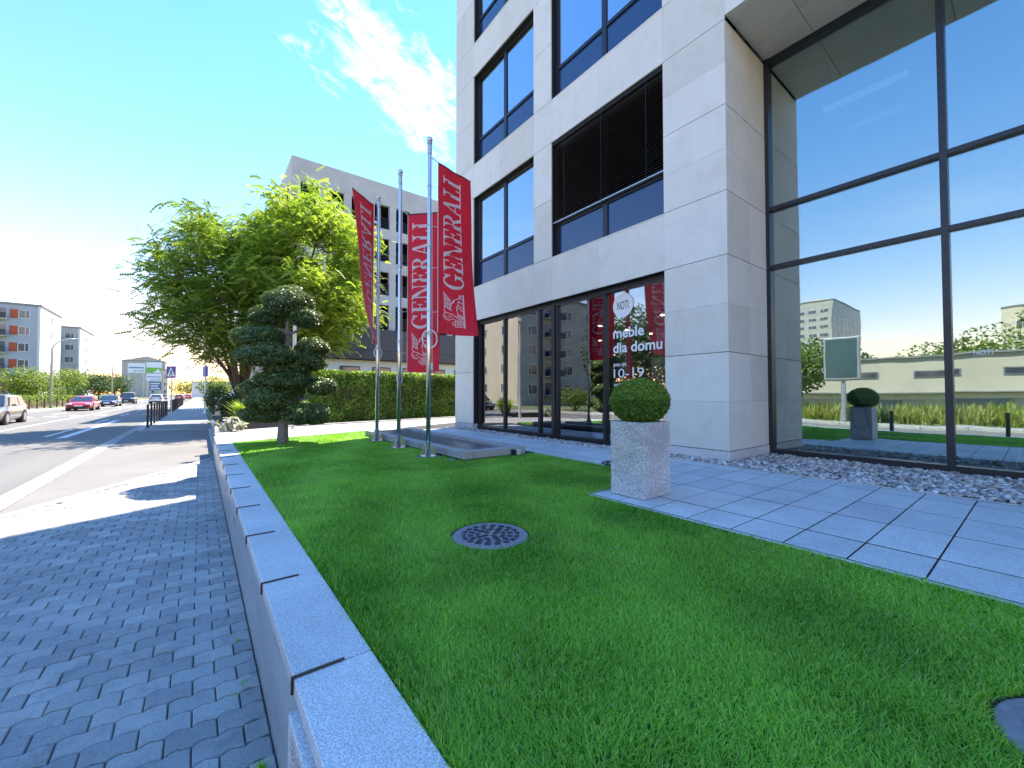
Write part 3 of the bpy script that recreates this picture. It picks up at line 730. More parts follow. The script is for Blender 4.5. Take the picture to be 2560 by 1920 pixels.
for k, (s, ww) in enumerate(((0, 1), (0, -1), (0.55, 0.8), (0.55, -0.8), (1.0, 0.0))):
    off = lean * s ** 1.7; zz = z0 + hgt * (s - 0.28 * s * s * (lean / hgt))
    Vb[:, k, 0] = P[:, 0] + dx * off + wx * wid * ww; Vb[:, k, 1] = P[:, 1] + dy * off + wy * wid * ww; Vb[:, k, 2] = zz
Fb = np.array([[0, 1, 3], [0, 3, 2], [2, 3, 4]])[None] + (np.arange(n) * 5)[:, None, None]
tint = np.clip(0.17 + 0.34 * big + 0.28 * mid + 0.10 * fine + 0.13 * stripe + rng.normal(0, 0.17, n) - 0.08, 0, 1)
tint = np.clip(tint, 0, 0.94); dryp = 0.012 + 0.07 * np.clip(vnoise(P, 2.3, 8) - 0.62, 0, 1) * 3
tint = np.where(rng.uniform(0, 1, n) < dryp, 1.0, tint)
tag(put('lawn_grass', fast_mesh('lawn_grass', Vb.reshape(-1, 3), Fb.reshape(-1, 3), 'leaf_lawn', np.repeat(tint, 5))), kind='stuff')
print('blades', n)

# small green lid beside the nearest flagpole, round cover in the terrace paving
lid = thing('valve_lid', (3.00, 5.42, LAWN), 'small flat green lid in the grass beside the nearest flagpole', 'lid')
MB().lathe((2.99, 5.44, LAWN), [(0.09, -0.02), (0.09, 0.010), (0.082, 0.014)], 24).build('cover', 'green_pad', lid); MB().lathe((2.99, 5.44, LAWN), [(0.102, -0.02), (0.102, 0.006), (0.091, 0.006)], 24).build('rim', 'cast_iron_dark', lid)
dc = thing('drain_cover', (4.70, 3.60, TZ), 'round dark ringed cover in the paving left of the planter', 'drain cover')
for r0, r1, mt, nm in ((0.30, 0.265, 'cast_iron_dark', 'ring'), (0.245, 0.20, 'cast_iron_dark', 'ring'), (0.18, 0.02, 'cast_iron', 'lid')):
    MB().lathe((4.70, 3.60, TZ), [(r0, -0.02), (r0, 0.006), (r1, 0.0065), (r1, -0.02)], 32).build(nm, mt, dc)

# ================================================================== OFFICE BUILDING
XF = 6.03
TOP = 17.4
ob = thing('office_building', (XF, 6.7, 0.58), 'pale limestone office building with dark framed windows and glazed corner hall', 'building')
def panel(y0, y1, z0, z1, gy0=0.0015, gy1=0.0015, gz0=0.0015, gz1=0.0015):
    return MB().box(XF, XF + 0.03, y0 + gy0, y1 - gy1, z0 + gz0, z1 - gz1).build('stone_panel', 'limestone', ob)
HEADS = [3.58, 7.05, 10.52, 13.99]; SILLS = [4.52, 7.99, 11.46, 14.93]
DK = 0.005
ZN = [(0.728, DK), (1.441, .0013), (2.159, DK), (2.869, .0013), (3.58, DK), (4.52, DK), (5.14, .0013), (5.79, DK), (6.43, .0013), (7.05, DK), (7.99, DK), (8.64, .0013), (9.28, DK), (9.92, .0013), (10.52, DK), (11.46, DK), (12.10, .0013), (12.75, DK), (13.4, .0013), (13.99, DK), (14.93, DK), (15.6, .0013), (16.2, DK), (TOP, DK)]
ZF = [z for z in ZN if round(z[0], 2) not in (1.44, 2.87, 5.14, 6.43, 8.64, 9.92, 12.1, 13.4, 15.6)]
ZM = [z for z in ZF if z[0] > 3.5]
for Z, (y0, y1) in ((ZN, (2.77, 3.78)), (ZF, (9.69, 10.68)), (ZM, (6.49, 7.08))):
    for (a, ga), (b, gb) in zip(Z[:-1], Z[1:]): panel(y0, y1, a, b, gz0=ga, gz1=gb)
SP = [(a, b) for a, b in zip(HEADS, SILLS)]
for z0, z1 in SP + [(16.9, TOP)]:
    for y0, y1 in ((7.08, 8.42), (8.42, 9.69), (3.78, 5.16), (5.16, 6.49)): panel(y0, y1, z0, z1, gz0=0.001, gz1=0.001)
for y0, y1 in ((3.78, 6.49), (7.08, 9.69)): panel(y0, y1, 16.55, 16.9)
# upper wall over the recessed hall, running on to the right of the view
WU = [(-0.95, 1.76), (-4.25, -1.54)]
piers_u = [(1.76, 2.77), (-1.54, -0.95), (-5.3, -4.25)]
for (y0, y1) in piers_u:
    for (a, ga), (b, gb) in zip(ZF[4:-1], ZF[5:]):
        if a >= 7.0: panel(y0, y1, a + (0.05 if a < 7.1 else 0), b, gz0=ga, gz1=gb)
for (y0, y1) in WU:
    for z0, z1 in SP[1:]: panel(y0, (y0 + y1) / 2, z0 + (0.05 if z0 < 7.1 else 0), z1); panel((y0 + y1) / 2, y1, z0 + (0.05 if z0 < 7.1 else 0), z1)
    panel(y0, y1, 16.55, TOP)
# return of the near pier towards the recessed glass
for (a, ga), (b, gb) in zip(ZN[:-1], ZN[1:]):
    if a > 7.0: break
    for x0, x1 in ((XF + 0.0315, 6.76), (6.76, 7.40)):
        MB().box(x0 + 0.0012, x1 - 0.0012, 2.77, 2.80, a + ga, min(b, 7.09) - gb).build('stone_panel', 'limestone', ob)
# soffit panels
for x0, x1 in ((XF + 0.0315, 6.78), (6.78, 7.46)):
    for y0, y1 in ((2.072, 2.765), (0.72, 2.072), (-0.63, 0.72), (-2.0, -0.63), (-3.4, -2.0), (-5.2, -3.4)):
        MB().box(x0 + 0.002, x1 - 0.002, y0 + 0.004, y1 - 0.004, 7.10, 7.13).build('soffit_panel', 'limestone', ob)
# plinth
MB().box(XF - 0.004, 7.40, 2.762, 3.775, 0.555, 0.722).build('plinth', 'granite_slab', ob)
MB().box(XF - 0.004, 6.4, 9.695, 10.684, 0.555, 0.722).build('plinth', 'granite_slab', ob)
# backing walls (seen only as dark joints and reveals)
back = MB()
back.box(6.0625, 7.43, 2.805, 3.775, 0.6, 7.12).box(6.0625, 14.0, 9.70, 10.66, 0.6, TOP)
back.box(6.0625, 6.42, 6.50, 7.07, 3.59, TOP - 0.02).box(6.0625, 6.42, 3.0, 3.775, 7.14, TOP - 0.02)
for a, b in zip(HEADS, SILLS): back.box(6.0625, 6.45, 3.776, 9.699, a + 0.004, b - 0.012)
back.box(6.0625, 6.42, 3.776, 9.699, 16.56, TOP - 0.02)
for a, b in list(zip(HEADS, SILLS))[1:]: back.box(6.0625, 6.45, -5.25, 2.99, a + (0.09 if a < 7.1 else 0.004), b - 0.012)
for (y0, y1) in piers_u: back.box(6.0625, 6.42, y0 + 0.01, min(y1 + 0.22, 2.98) if y1 > 2 else y1 - 0.01, 7.99, TOP - 0.02)
back.box(6.0625, 6.42, -5.25, 2.99, 16.56, TOP - 0.02)
back.build('wall', 'black_gap', ob)
MB().box(6.02, 20, -5.35, 10.70, TOP, TOP + 0.12).build('roof', 'dark_panel', ob)
# rear mass: floors, ceilings and back walls that show through the glass
slabs = MB()
for a, b in list(zip(HEADS, SILLS)): slabs.box(6.46, 16, 3.70, 9.69, a + 0.1, b - 0.25)
for a, b in list(zip(HEADS, SILLS))[1:]: slabs.box(6.46 if a > 8 else 7.5, 16, -5.3, 3.69, a + 0.12, b - 0.25)
slabs.build('floor_slab', 'ceiling_white', ob)
inn = MB()
for a, b in zip([0.5] + SILLS, HEADS + [TOP]): inn.box(12.0, 12.1, 3.7, 9.69, a, b)
for a, b in zip(SILLS[1:], HEADS[2:] + [TOP]): inn.box(11.0, 11.1, -5.3, 3.69, a - 0.2, b)
inn.box(15.9, 16.0, -5.3, 3.6, 0.5, 7.1).box(7.6, 15.9, 3.60, 3.69, 0.5, 16.8).box(7.5, 16.0, -5.40, -5.31, 0.5, TOP)
inn.build('inner_wall', 'interior_wall', ob)
MB().box(6.25, 16, 3.78, 10.4, 0.50, 0.618).box(7.47, 15.9, -5.3, 3.777, 0.50, 0.616).build('floor', 'interior_floor', ob)
MB().box(15.99, 16.2, -5.35, 10.68, 0.5, TOP).build('rear_wall', 'limestone', ob)
MB().box(7.44, 15.9, -5.3, 3.59, 7.14, 7.2).build('ceiling', 'ceiling_white', ob)

def glass_pane(x0, x1, y0, y1, z0, z1, material, parent):
    e1, e2 = random.gauss(0, 0.0016), random.gauss(0, 0.0016)
    return MB().obox(((x0 + x1) / 2, (y0 + y1) / 2, (z0 + z1) / 2), (1, e1, e2), (-e1, 1, 0), (-e2, 0, 1), (x1 - x0) / 2, (y1 - y0) / 2 + 0.003, (z1 - z0) / 2 + 0.003).build('pane', material, parent)
def window(y0, y1, z0, z1, blind=False, xw=6.16):
    fr = MB().box(xw, xw + 0.07, y0, y1, z0, z0 + 0.05).box(xw, xw + 0.07, y0, y1, z1 - 0.06, z1)
    fr.box(xw, xw + 0.07, y0, y0 + 0.06, z0 + 0.05, z1 - 0.06).box(xw, xw + 0.07, y1 - 0.10, y1, z0 + 0.05, z1 - 0.06)
    ym = (y0 + y1) / 2 - 0.02; zt = z0 + 0.72
    fr.box(xw, xw + 0.07, ym - 0.055, ym + 0.055, z0 + 0.05, z1 - 0.06)
    fr.box(xw - 0.004, xw + 0.07, y0 + 0.06, ym - 0.055, zt - 0.035, zt + 0.035).box(xw - 0.004, xw + 0.07, ym + 0.055, y1 - 0.10, zt - 0.035, zt + 0.035)
    w = fr.build('window', 'dark_frame', ob)
    for a, b in ((y0 + 0.06, ym - 0.055), (ym + 0.055, y1 - 0.10)):
        glass_pane(xw + 0.03, xw + 0.042, a, b, zt + 0.035, z1 - 0.06, 'glass_window', w)
        MB().box(xw + 0.028, xw + 0.045, a, b, z0 + 0.05, zt - 0.035).build('pane', 'blue_panel', w)
    MB().box(XF - 0.006, xw, y0, y1, z0 - 0.026, z0 - 0.002).build('sill', 'limestone', w)
    if blind:
        zz = zt + 0.02
        MB().box(6.075, 6.135, y0 + 0.02, y1 - 0.02, zz, zz + 0.022).build('bottom_rail', 'galvanised', w)
        n = 32; pitch = (z1 - 0.10 - zz - 0.05) / n
        me = MB().obox((0, 0, 0), (0.80, 0, 0.60), (0, 1, 0), (-0.60, 0, 0.80), 0.034, (y1 - y0) / 2 - 0.03, 0.0022).mesh('slat', 'blind_slat')
        for k in range(n):
            o = put('slat', me, w); o.location = Vector((6.105, (y0 + y1) / 2, zz + 0.06 + pitch * (k + 0.3))) - ORG[ob]
        for q in (0.13, 0.5, 0.87):
            yy = y0 + (y1 - y0) * q
            MB().box(6.068, 6.071, yy - 0.003, yy + 0.003, zz, z1).build('cord', 'blind_slat', w)
        MB().box(6.07, 6.14, y0 + 0.01, y1 - 0.01, z1 - 0.07, z1 - 0.004).build('head_box', 'black_gap', w)
    return w
for i in range(3):
    for y0, y1 in ((7.08, 9.69), (3.78, 6.49)):
        window(y0, y1, SILLS[i], HEADS[i + 1], blind=(i == 0 and y0 < 5))
for y0, y1 in WU:
    for i in (1, 2): window(y0, y1, SILLS[i], HEADS[i + 1])
for y0, y1 in ((7.08, 9.69), (3.78, 6.49)): window(y0, y1, SILLS[3], 16.55)
for y0, y1 in WU: window(y0, y1, SILLS[3], 16.55)

# shop front
XS = 6.20
sf = MB().box(XS - 0.03, XS + 0.09, 3.78, 9.69, 0.585, 0.665).box(XS - 0.03, XS + 0.09, 3.78, 9.69, 3.48, 3.578)
MU = [9.64, 8.435, 7.079, 6.63, 6.50, 5.171, 3.83]
for y in MU: sf.box(XS - 0.022, XS + 0.085, y - 0.03, y + 0.03, 0.665, 3.48)
sf.box(XS - 0.05, XS - 0.023, 6.53, 6.60, 0.60, 3.5)
sh = sf.build('shop_window', 'dark_frame', ob)
for a, b in zip(MU[1:], MU[:-1]):
    glass_pane(XS + 0.03, XS + 0.044, a + 0.03, b - 0.03, 0.665, 3.48, 'glass_shop', sh)
GX = XS + 0.022
tw = lambda y0, z0: (lambda x, y: (GX - 0.001, y0 - x, z0 + y))
disk = MB().poly([(GX, 4.758 + 0.226 * math.cos(a), 3.20 + 0.229 * math.sin(a)) for a in [2 * math.pi * k / 48 for k in range(48)]][::-1]).build('shop_disc', 'vinyl_white', ob)
text_mb('NOTI', 0.25, 0.15, lambda x, y: (GX - 0.003, 4.883 - x, 3.125 + y)).build('lettering', 'vinyl_black', disk)
def boldtext(body, w, h, y0, z0, bold):
    return text_mb(body, w, h, lambda x, y: (GX - 0.002, y0 - x, z0 + y), bold=bold).build('shop_lettering', 'vinyl_white', ob)
boldtext('meble', 0.68, 0.185, 4.985, 2.60, 0.022)
boldtext('dla domu', 1.04, 0.185, 4.985, 2.325, 0.022)
boldtext('pon.-pt.', 0.30, 0.062, 4.975, 2.07, 0.012)
boldtext('10-19', 0.66, 0.165, 4.975, 1.855, 0.0)
boldtext('sobota', 0.36, 0.062, 4.975, 1.70, 0.012)
text_mb('NOTI', 0.95, 0.50, lambda x, y: (GX + 0.03, 9.05 - x, 2.25 + y)).build('shop_lettering', 'glass_shop', ob)

# curtain wall of the hall
XG = 7.43
cw = MB().box(XG - 0.05, XG + 0.12, -5.3, 2.795, 0.555, 0.665)
for y in (2.745, 0.742, -1.26, -3.26, -5.25): cw.box(XG - 0.055, XG + 0.13, y - 0.035, y + 0.035, 0.665, 7.098)
cw.box(XG - 0.04, XG + 0.12, -5.3, 2.71, 7.0, 7.096)
for z in (3.62, 4.58): cw.box(XG - 0.045, XG + 0.12, -5.21, 0.706, z - 0.03, z + 0.03).box(XG - 0.045, XG + 0.12, 0.778, 2.709, z - 0.03, z + 0.03)
cg = cw.build('curtain_wall_frame', 'dark_frame', ob)
for a, b in ((0.777, 2.71), (-1.225, 0.707), (-3.225, -1.295), (-5.215, -3.295)):
    for z0, z1 in ((0.665, 3.59), (3.65, 4.55), (4.61, 7.0)):
        glass_pane(XG + 0.02, XG + 0.036, a, b, z0, z1, 'glass_curtain', cg)
text_mb('NOTI', 0.15, 0.06, lambda x, y: (XG + 0.012, 0.535 - x, 2.02 + y)).build('shop_lettering', 'vinyl_white', ob)

# ------------------------------------------------------------------ things inside
def stool(loc, rz, label, color, high=True, metal='stool_blue'):
    h = 0.70 if high else 0.45
    r_ = thing('bar_stool' if high else 'chair', (0, 0, 0), label, 'stool' if high else 'chair')
    sh_ = MB(); nseg = 8
    rows = []
    for i, (yy, zz, ww) in enumerate(((-0.22, h - 0.01, 0.18), (-0.10, h - 0.02, 0.21), (0.06, h - 0.02, 0.22), (0.17, h + 0.02, 0.22), (0.23, h + 0.14, 0.21), (0.26, h + 0.28, 0.17), (0.275, h + 0.36, 0.11))):
        rows.append([(ww * math.sin((k / nseg - 0.5) * 2.4) / math.sin(1.2), yy - 0.04 * (abs(k / nseg - 0.5) * 2) ** 2 * (i > 2) * 2.5, zz + 0.05 * (abs(k / nseg - 0.5) * 2) ** 2) for k in range(nseg + 1)])
    b = 0; sh_.v = [p for r in rows for p in r] + [(p[0], p[1] + 0.008, p[2] - 0.018) for r in rows for p in r]; m_ = (nseg + 1) * len(rows)
    for i in range(len(rows) - 1):
        for k in range(nseg):
            a = i * (nseg + 1) + k; q = (a, a + 1, a + nseg + 2, a + nseg + 1); sh_.f += [q, tuple(x + m_ for x in q[::-1])]
    sh_.build('seat_shell', color, r_, smooth=True)
    for sx in (-1, 1):
        for sy in (-1, 1): MB().tube([(0.13 * sx, 0.12 * sy, h - 0.03), (0.22 * sx, 0.22 * sy, 0.0)], 0.011, 6).build('leg', metal, r_)
    if high: MB().tube([(0.185 * math.cos(a), 0.185 * math.sin(a), 0.27) for a in [math.pi / 4 + k * math.pi / 2 for k in range(5)]], 0.008, 6).build('foot_rest', metal, r_)
    r_.location = loc; r_.rotation_euler = (0, 0, rz)
    return r_
stool((8.85, 2.95, 0.619), 2.2, 'dark blue shell bar stool behind the glass nearest the limestone pier', 'stool_blue')
stool((10.25, 2.35, 0.619), -0.6, 'dark bar stool at the high table inside the hall', 'stool_blue')
stool((10.95, 1.55, 0.619), 1.1, 'dark bar stool deeper in the hall, right of the high table', 'stool_blue')
stool((8.05, 0.16, 0.619), 0.5, 'bright green chair inside the hall at the right edge', 'chair_green', False, 'chair_green')
r_ = thing('high_table', (10.0, 3.0, 0.619), 'tall dark bar table inside the glazed hall', 'table')
MB().box(9.6, 10.5, 2.75, 3.3, 1.62, 1.68).build('table_top', 'black_paint', r_)
MB().box(9.68, 9.76, 2.8, 3.25, 0.62, 1.62).build('leg', 'black_paint', r_); MB().box(10.34, 10.42, 2.8, 3.25, 0.62, 1.62).build('leg', 'black_paint', r_)
for (x0, x1, y0, y1, lb) in ((8.35, 9.40, 1.17, 2.23, 'white rectangular ring lamp hanging in the hall behind the left upper pane'), (8.35, 9.40, -1.05, 0.02, 'white rectangular ring lamp hanging in the hall behind the right upper pane')):
    r_ = thing('ring_lamp', ((x0 + x1) / 2, (y0 + y1) / 2, 6.3), lb, 'lamp', 'ring lamps in the hall')
    q = MB(); w = 0.13
    q.box(x0, x1, y0, y0 + w, 6.3, 6.42).box(x0, x1, y1 - w, y1, 6.3, 6.42).box(x0, x0 + w, y0 + w, y1 - w, 6.3, 6.42).box(x1 - w, x1, y0 + w, y1 - w, 6.3, 6.42)
    q.build('ring', 'vinyl_white', r_)
    for cx_ in (x0 + 0.06, x1 - 0.06):
        for cy_ in (y0 + 0.06, y1 - 0.06): MB().tube([(cx_, cy_, 6.42), (cx_, cy_, 7.14)], 0.004, 5).build('wire', 'galvanised', r_)
# shop furniture
r_ = thing('armchair', (8.2, 6.1, 0.62), 'tan leather lounge armchair inside the furniture shop', 'armchair')
MB().obox((8.2, 6.1, 1.05), (1, 0.3, 0), (-0.3, 1, 0), (0, 0, 1), 0.36, 0.36, 0.10).build('seat', 'leather_tan', r_, bevel=0.05, smooth=True)
MB().obox((8.45, 6.18, 1.45), (1, 0.3, 0.3), (-0.3, 1, 0), (-0.3, 0, 1), 0.08, 0.38, 0.38).build('backrest', 'leather_tan', r_, bevel=0.05, smooth=True)
for sx in (-0.25, 0.25):
    for sy in (-0.25, 0.25): MB().tube([(8.2 + sx, 6.1 + sy, 0.95), (8.2 + sx * 1.2, 6.1 + sy * 1.2, 0.62)], 0.018, 6).build('leg', 'black_paint', r_)
r_ = thing('shop_partition', (9.5, 6.2, 0.62), 'white display partition standing inside the furniture shop', 'partition')
MB().box(9.4, 9.5, 5.7, 6.3, 0.62, 2.5).build('board', 'vinyl_white', r_); MB().box(9.3, 9.6, 5.65, 6.35, 0.619, 0.66).build('foot', 'galvanised', r_)
r_ = thing('pendant_lamp', (7.4, 4.3, 2.0), 'wide tan woven pendant lamp hanging inside the shop window', 'lamp')
MB().lathe((7.4, 4.3, 1.95), [(0.48, 0.0), (0.46, 0.03), (0.25, 0.10), (0.06, 0.15), (0.02, 0.17)], 28).build('lamp_shade', 'lamp_cane', r_, smooth=True)
MB().tube([(7.4, 4.3, 2.1), (7.4, 4.3, 3.66)], 0.005, 5).build('cord', 'black_paint', r_)
r_ = thing('coffee_table', (7.6, 5.3, 0.62), 'low tan wooden table inside the shop behind the planter', 'table')
MB().lathe((7.6, 5.3, 1.25), [(0.02, -0.05), (0.5, -0.04), (0.5, 0.0)], 24).build('table_top', 'lamp_cane', r_); MB().lathe((7.6, 5.3, 0.62), [(0.16, 0), (0.10, 0.58)], 16).build('pedestal', 'lamp_cane', r_)
for i, y in enumerate((4.6, 6.2, 7.9)):
    r_ = thing('track_light', (8.0, y, 3.5), ('white ceiling track light over the lettered shop pane', 'white ceiling track light in the middle of the shop', 'white ceiling track light at the far end of the shop')[i], 'lamp', 'track lights in the shop')
    MB().box(6.9, 10.5, y - 0.03, y + 0.03, 3.28, 3.33).build('rail', 'vinyl_white', r_)
    MB().box(6.95, 6.97, y - 0.01, y + 0.01, 3.33, 3.68).box(10.4, 10.42, y - 0.01, y + 0.01, 3.33, 3.68).build('hanger', 'galvanised', r_)
    for x in (7.3, 8.3, 9.3):
        s_ = MB().tube([(x, y, 3.28), (x - 0.05, y, 3.12)], [0.035, 0.05], 10).build('spot', 'black_paint', r_)
        MB().lathe((x - 0.05, y, 3.105), [(0.04, 0), (0.04, 0.008)], 10).build('bulb', 'lamp_glow', s_)

# ================================================================== BASIN, PLANTER, LAMP
bs = thing('basin', (3.65, 7.5, 0.56), 'long raised stone basin with flat dark blue surface beside the flagpoles', 'basin')
x0, x1, y0, y1, zt = 3.085, 4.25, 5.20, 9.70, 0.70
for k in range(3):
    a = y0 + (y1 - y0) * k / 3; b = y0 + (y1 - y0) * (k + 1) / 3
    MB().box(x0, x0 + 0.17, a + 0.003, b - 0.003, 0.585, zt).build('rim_block', 'concrete_basin', bs, bevel=0.006, seg=1)
    MB().box(x1 - 0.17, x1, a + 0.003, b - 0.003, 0.585, zt).build('rim_block', 'concrete_basin', bs, bevel=0.006, seg=1)
for a in (y0, y1 - 0.17): MB().box(x0 + 0.173, x1 - 0.173, a, a + 0.17, 0.585, zt).build('rim_block', 'concrete_basin', bs, bevel=0.006, seg=1)
MB().box(x0 + 0.05, x1 - 0.05, y0 + 0.05, y1 - 0.05, 0.545, 0.645).build('basin_floor', 'basin_bottom', bs)
fl = thing('floodlight', (4.03, 5.16, 0.57), 'small square floodlight with black glass at the basin corner', 'lamp')
MB().box(3.99, 4.08, 5.11, 5.19, 0.585, 0.665).build('housing', 'cabinet_grey', fl, bevel=0.006, seg=1); MB().box(3.94, 3.992, 5.105, 5.195, 0.58, 0.67).build('lens', 'black_gap', fl, bevel=0.006, seg=1)
MB().box(4.02, 4.05, 5.13, 5.17, 0.555, 0.587).build('foot', 'black_paint', fl)
pl = thing('planter', (3.435, 2.435, TZ), 'tall square speckled granite planter on the paved terrace corner', 'planter')
q = MB(); X0, X1, Y0, Y1, ZB, ZT = 3.222, 3.652, 2.245, 2.622, TZ + 0.004, 1.285
mo = [(X0, Y0), (X1, Y0), (X1, Y1), (X0, Y1)]; mi = [(X0 + .045, Y0 + .045), (X1 - .045, Y0 + .045), (X1 - .045, Y1 - .045), (X0 + .045, Y1 - .045)]
b = len(q.v); q.v += [(x, y, ZB) for x, y in mo] + [(x, y, ZT) for x, y in mo] + [(x, y, ZT) for x, y in mi] + [(x, y, ZT - 0.06) for x, y in mi]
q.f += [(3, 2, 1, 0), (12, 13, 14, 15)]
for a in (0, 4, 8):
    for i in range(4): q.f.append((a + i, a + (i + 1) % 4, a + 4 + (i + 1) % 4, a + 4 + i))
q.build('pot', 'granite_planter', pl, bevel=0.004, seg=1)
MB().box(X0 + .047, X1 - .047, Y0 + .047, Y1 - .047, 1.15, 1.245).build('soil', 'soil', pl)
def ellip_points(n, c, r, rng, shell=0.5, flat=None):
    u = rng.normal(0, 1, (n, 3)); u /= np.linalg.norm(u, axis=1, keepdims=True)
    rad = 1 - shell * rng.uniform(0, 1, (n, 1)) ** 2.2
    P = u * rad
    if flat is not None: P[:, 2] = np.where(P[:, 2] < 0, P[:, 2] * flat, P[:, 2])
    return P * np.asarray(r) + np.asarray(c), u
bb = thing('ball_bush', (3.435, 2.435, 1.245), 'clipped green ball of boxwood growing in the granite planter', 'bush')
rng = np.random.default_rng(5)
P, U = ellip_points(17000, (3.435, 2.435, 1.478), (0.285, 0.275, 0.225), rng, 0.25)
lump = 1 + 0.05 * (vnoise(U[:, :2] * 2 + U[:, 2:3], 2.2, 6) - 0.5)[:, None] + rng.normal(0, 0.016, (len(P), 1)) + (rng.uniform(0, 1, (len(P), 1)) < 0.02) * rng.uniform(0.02, 0.09, (len(P), 1))
P = (P - (3.435, 2.435, 1.478)) * lump + (3.435, 2.435, 1.478)
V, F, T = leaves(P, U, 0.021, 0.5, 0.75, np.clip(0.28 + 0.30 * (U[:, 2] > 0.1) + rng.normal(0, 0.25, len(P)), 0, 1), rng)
put('foliage', fast_mesh('foliage', V, F, 'leaf_box', T, ORG[bb]), bb)
q = MB()
for k in range(7):
    a = k * 0.9; q.tube([(3.435, 2.435, 1.245), (3.435 + 0.05 * math.cos(a), 2.435 + 0.05 * math.sin(a), 1.33), (3.435 + 0.15 * math.cos(a), 2.435 + 0.15 * math.sin(a), 1.47)], [0.014, 0.010, 0.004], 6)
q.build('stem', 'bark', bb)

# ================================================================== FLAGPOLES AND BANNERS
pole_lab = ['steel flagpole farthest from camera, its banner turned away to the left', 'middle steel flagpole between the other two by the basin', 'steel flagpole nearest the camera with a pale rope ring']
PT = [5.78, 5.72, 5.66]
CR = Vector((math.cos(PSI), -math.sin(PSI), 0)); CF = Vector((math.sin(PSI), math.cos(PSI), 0))
for i, (px_, py_) in enumerate(POLES):
    r_ = thing('flagpole', (px_, py_, LAWN), pole_lab[i], 'flagpole', 'flagpoles on the lawn')
    z0 = LAWN; zt = PT[i]
    MB().lathe((px_, py_, 0), [(0.036, z0 + 0.01), (0.036, z0 + 1.9), (0.033, z0 + 1.92), (0.030, zt - 0.28), (0.030, zt - 0.26)], 20).build('pole', 'steel', r_, smooth=True)
    for zz in (z0 + 1.95, z0 + 3.35): MB().lathe((px_, py_, zz), [(0.041, -0.03), (0.041, 0.03)], 18).build('clamp', 'galvanised', r_)
    MB().lathe((px_, py_, zt - 0.28), [(0.036, 0), (0.036, 0.14), (0.028, 0.15), (0.028, 0.165), (0.040, 0.17), (0.040, 0.19), (0.02, 0.2)], 18).build('cap', 'galvanised', r_)
    MB().lathe((px_, py_, zt - 0.045), [(0.008, -0.046)] + [(0.047 * math.cos(a), 0.047 * math.sin(a)) for a in [R(-70 + 20 * k) for k in range(8)]] + [(0.006, 0.047)], 18).build('finial', 'steel', r_, smooth=True)
    MB().box(px_ - 0.105, px_ + 0.105, py_ - 0.105, py_ + 0.105, z0 + 0.004, z0 + 0.020).build('base_plate', 'steel', r_, bevel=0.002, seg=1)
    MB().lathe((px_, py_, z0), [(0.21, -0.02), (0.205, 0.005)], 22).build('footing', 'green_pad', r_)
    for k in range(4):
        a = R(45) + k * math.pi / 2; c_, s_ = math.cos(a), math.sin(a); n_ = Vector((-s_, c_, 0)) * 0.004
        pr = [Vector((px_ + c_ * 0.034, py_ + s_ * 0.034, z0 + 0.02)), Vector((px_ + c_ * 0.13, py_ + s_ * 0.13, z0 + 0.02)), Vector((px_ + c_ * 0.13, py_ + s_ * 0.13, z0 + 0.045)), Vector((px_ + c_ * 0.034, py_ + s_ * 0.034, z0 + 0.27))]
        MB().prism([p - n_ for p in pr], n_ * 2).build('gusset', 'steel', r_)
    for sx in (-0.085, 0.085):
        for sy in (-0.085, 0.085): MB().lathe((px_ + sx, py_ + sy, z0 + 0.020), [(0.013, 0), (0.013, 0.014), (0.007, 0.016), (0.007, 0.045)], 8).build('bolt', 'galvanised', r_)
    MB().obox(Vector((px_, py_, 1.98)) + CR * 0.052, CR, CF, (0, 0, 1), 0.016, 0.02, 0.06).build('rope_cleat', 'cabinet_grey', r_, bevel=0.004, seg=1)
    MB().tube([Vector((px_, py_, 1.9)) + CR * 0.055, Vector((px_, py_, 3.4)) + CR * 0.046, Vector((px_, py_, zt - 0.3)) + CR * 0.040], 0.004, 5).build('rope', 'rope', r_)

def L_rect(a, b, c, d_): return [(a, b), (c, b), (c, d_), (a, d_)]
def arc(cx, cy, rx, ry, a0, a1, n): return [(cx + rx * math.cos(R(a0 + (a1 - a0) * k / n)), cy + ry * math.sin(R(a0 + (a1 - a0) * k / n))) for k in range(n + 1)]
def ringseg(cx, cy, ro, ri, a0, a1, n=18, dx=0.0):
    out = []; A = arc(cx, cy, ro[0], ro[1], a0, a1, n); B = arc(cx + dx, cy, ri[0], ri[1], a0, a1, n)
    for k in range(n): out.append([A[k], A[k + 1], B[k + 1], B[k]])
    return out
def ser(x0, x1, top, w=0.10): return [L_rect(x0 - w, 0 if not top else 0.945, x1 + w, 0.055 if not top else 1.0)]
GL = {}
GL['I'] = (0.44, [L_rect(.13, 0, .31, 1)] + ser(.13, .31, 0, .11) + ser(.13, .31, 1, .11))
GL['L'] = (0.68, [L_rect(.13, 0, .31, 1), L_rect(.31, 0, .64, .055), L_rect(.58, .05, .64, .27)] + ser(.13, .31, 0, .11) + ser(.13, .31, 1, .11))
GL['E'] = (0.74, [L_rect(.13, 0, .31, 1), L_rect(.31, 0, .68, .055), L_rect(.62, .05, .68, .27), L_rect(.31, .945, .66, 1), L_rect(.60, .75, .66, .95), L_rect(.31, .49, .52, .54), L_rect(.48, .38, .53, .65)] + ser(.13, .31, 0, .11) + ser(.13, .31, 1, .11))
GL['N'] = (0.92, [L_rect(.13, 0, .20, 1), L_rect(.74, 0, .81, 1), [(.05, 1), (.28, 1), (.81, 0), (.62, 0)]] + ser(.13, .20, 0, .10) + ser(.74, .81, 1, .10) + [L_rect(.02, .945, .2, 1)])
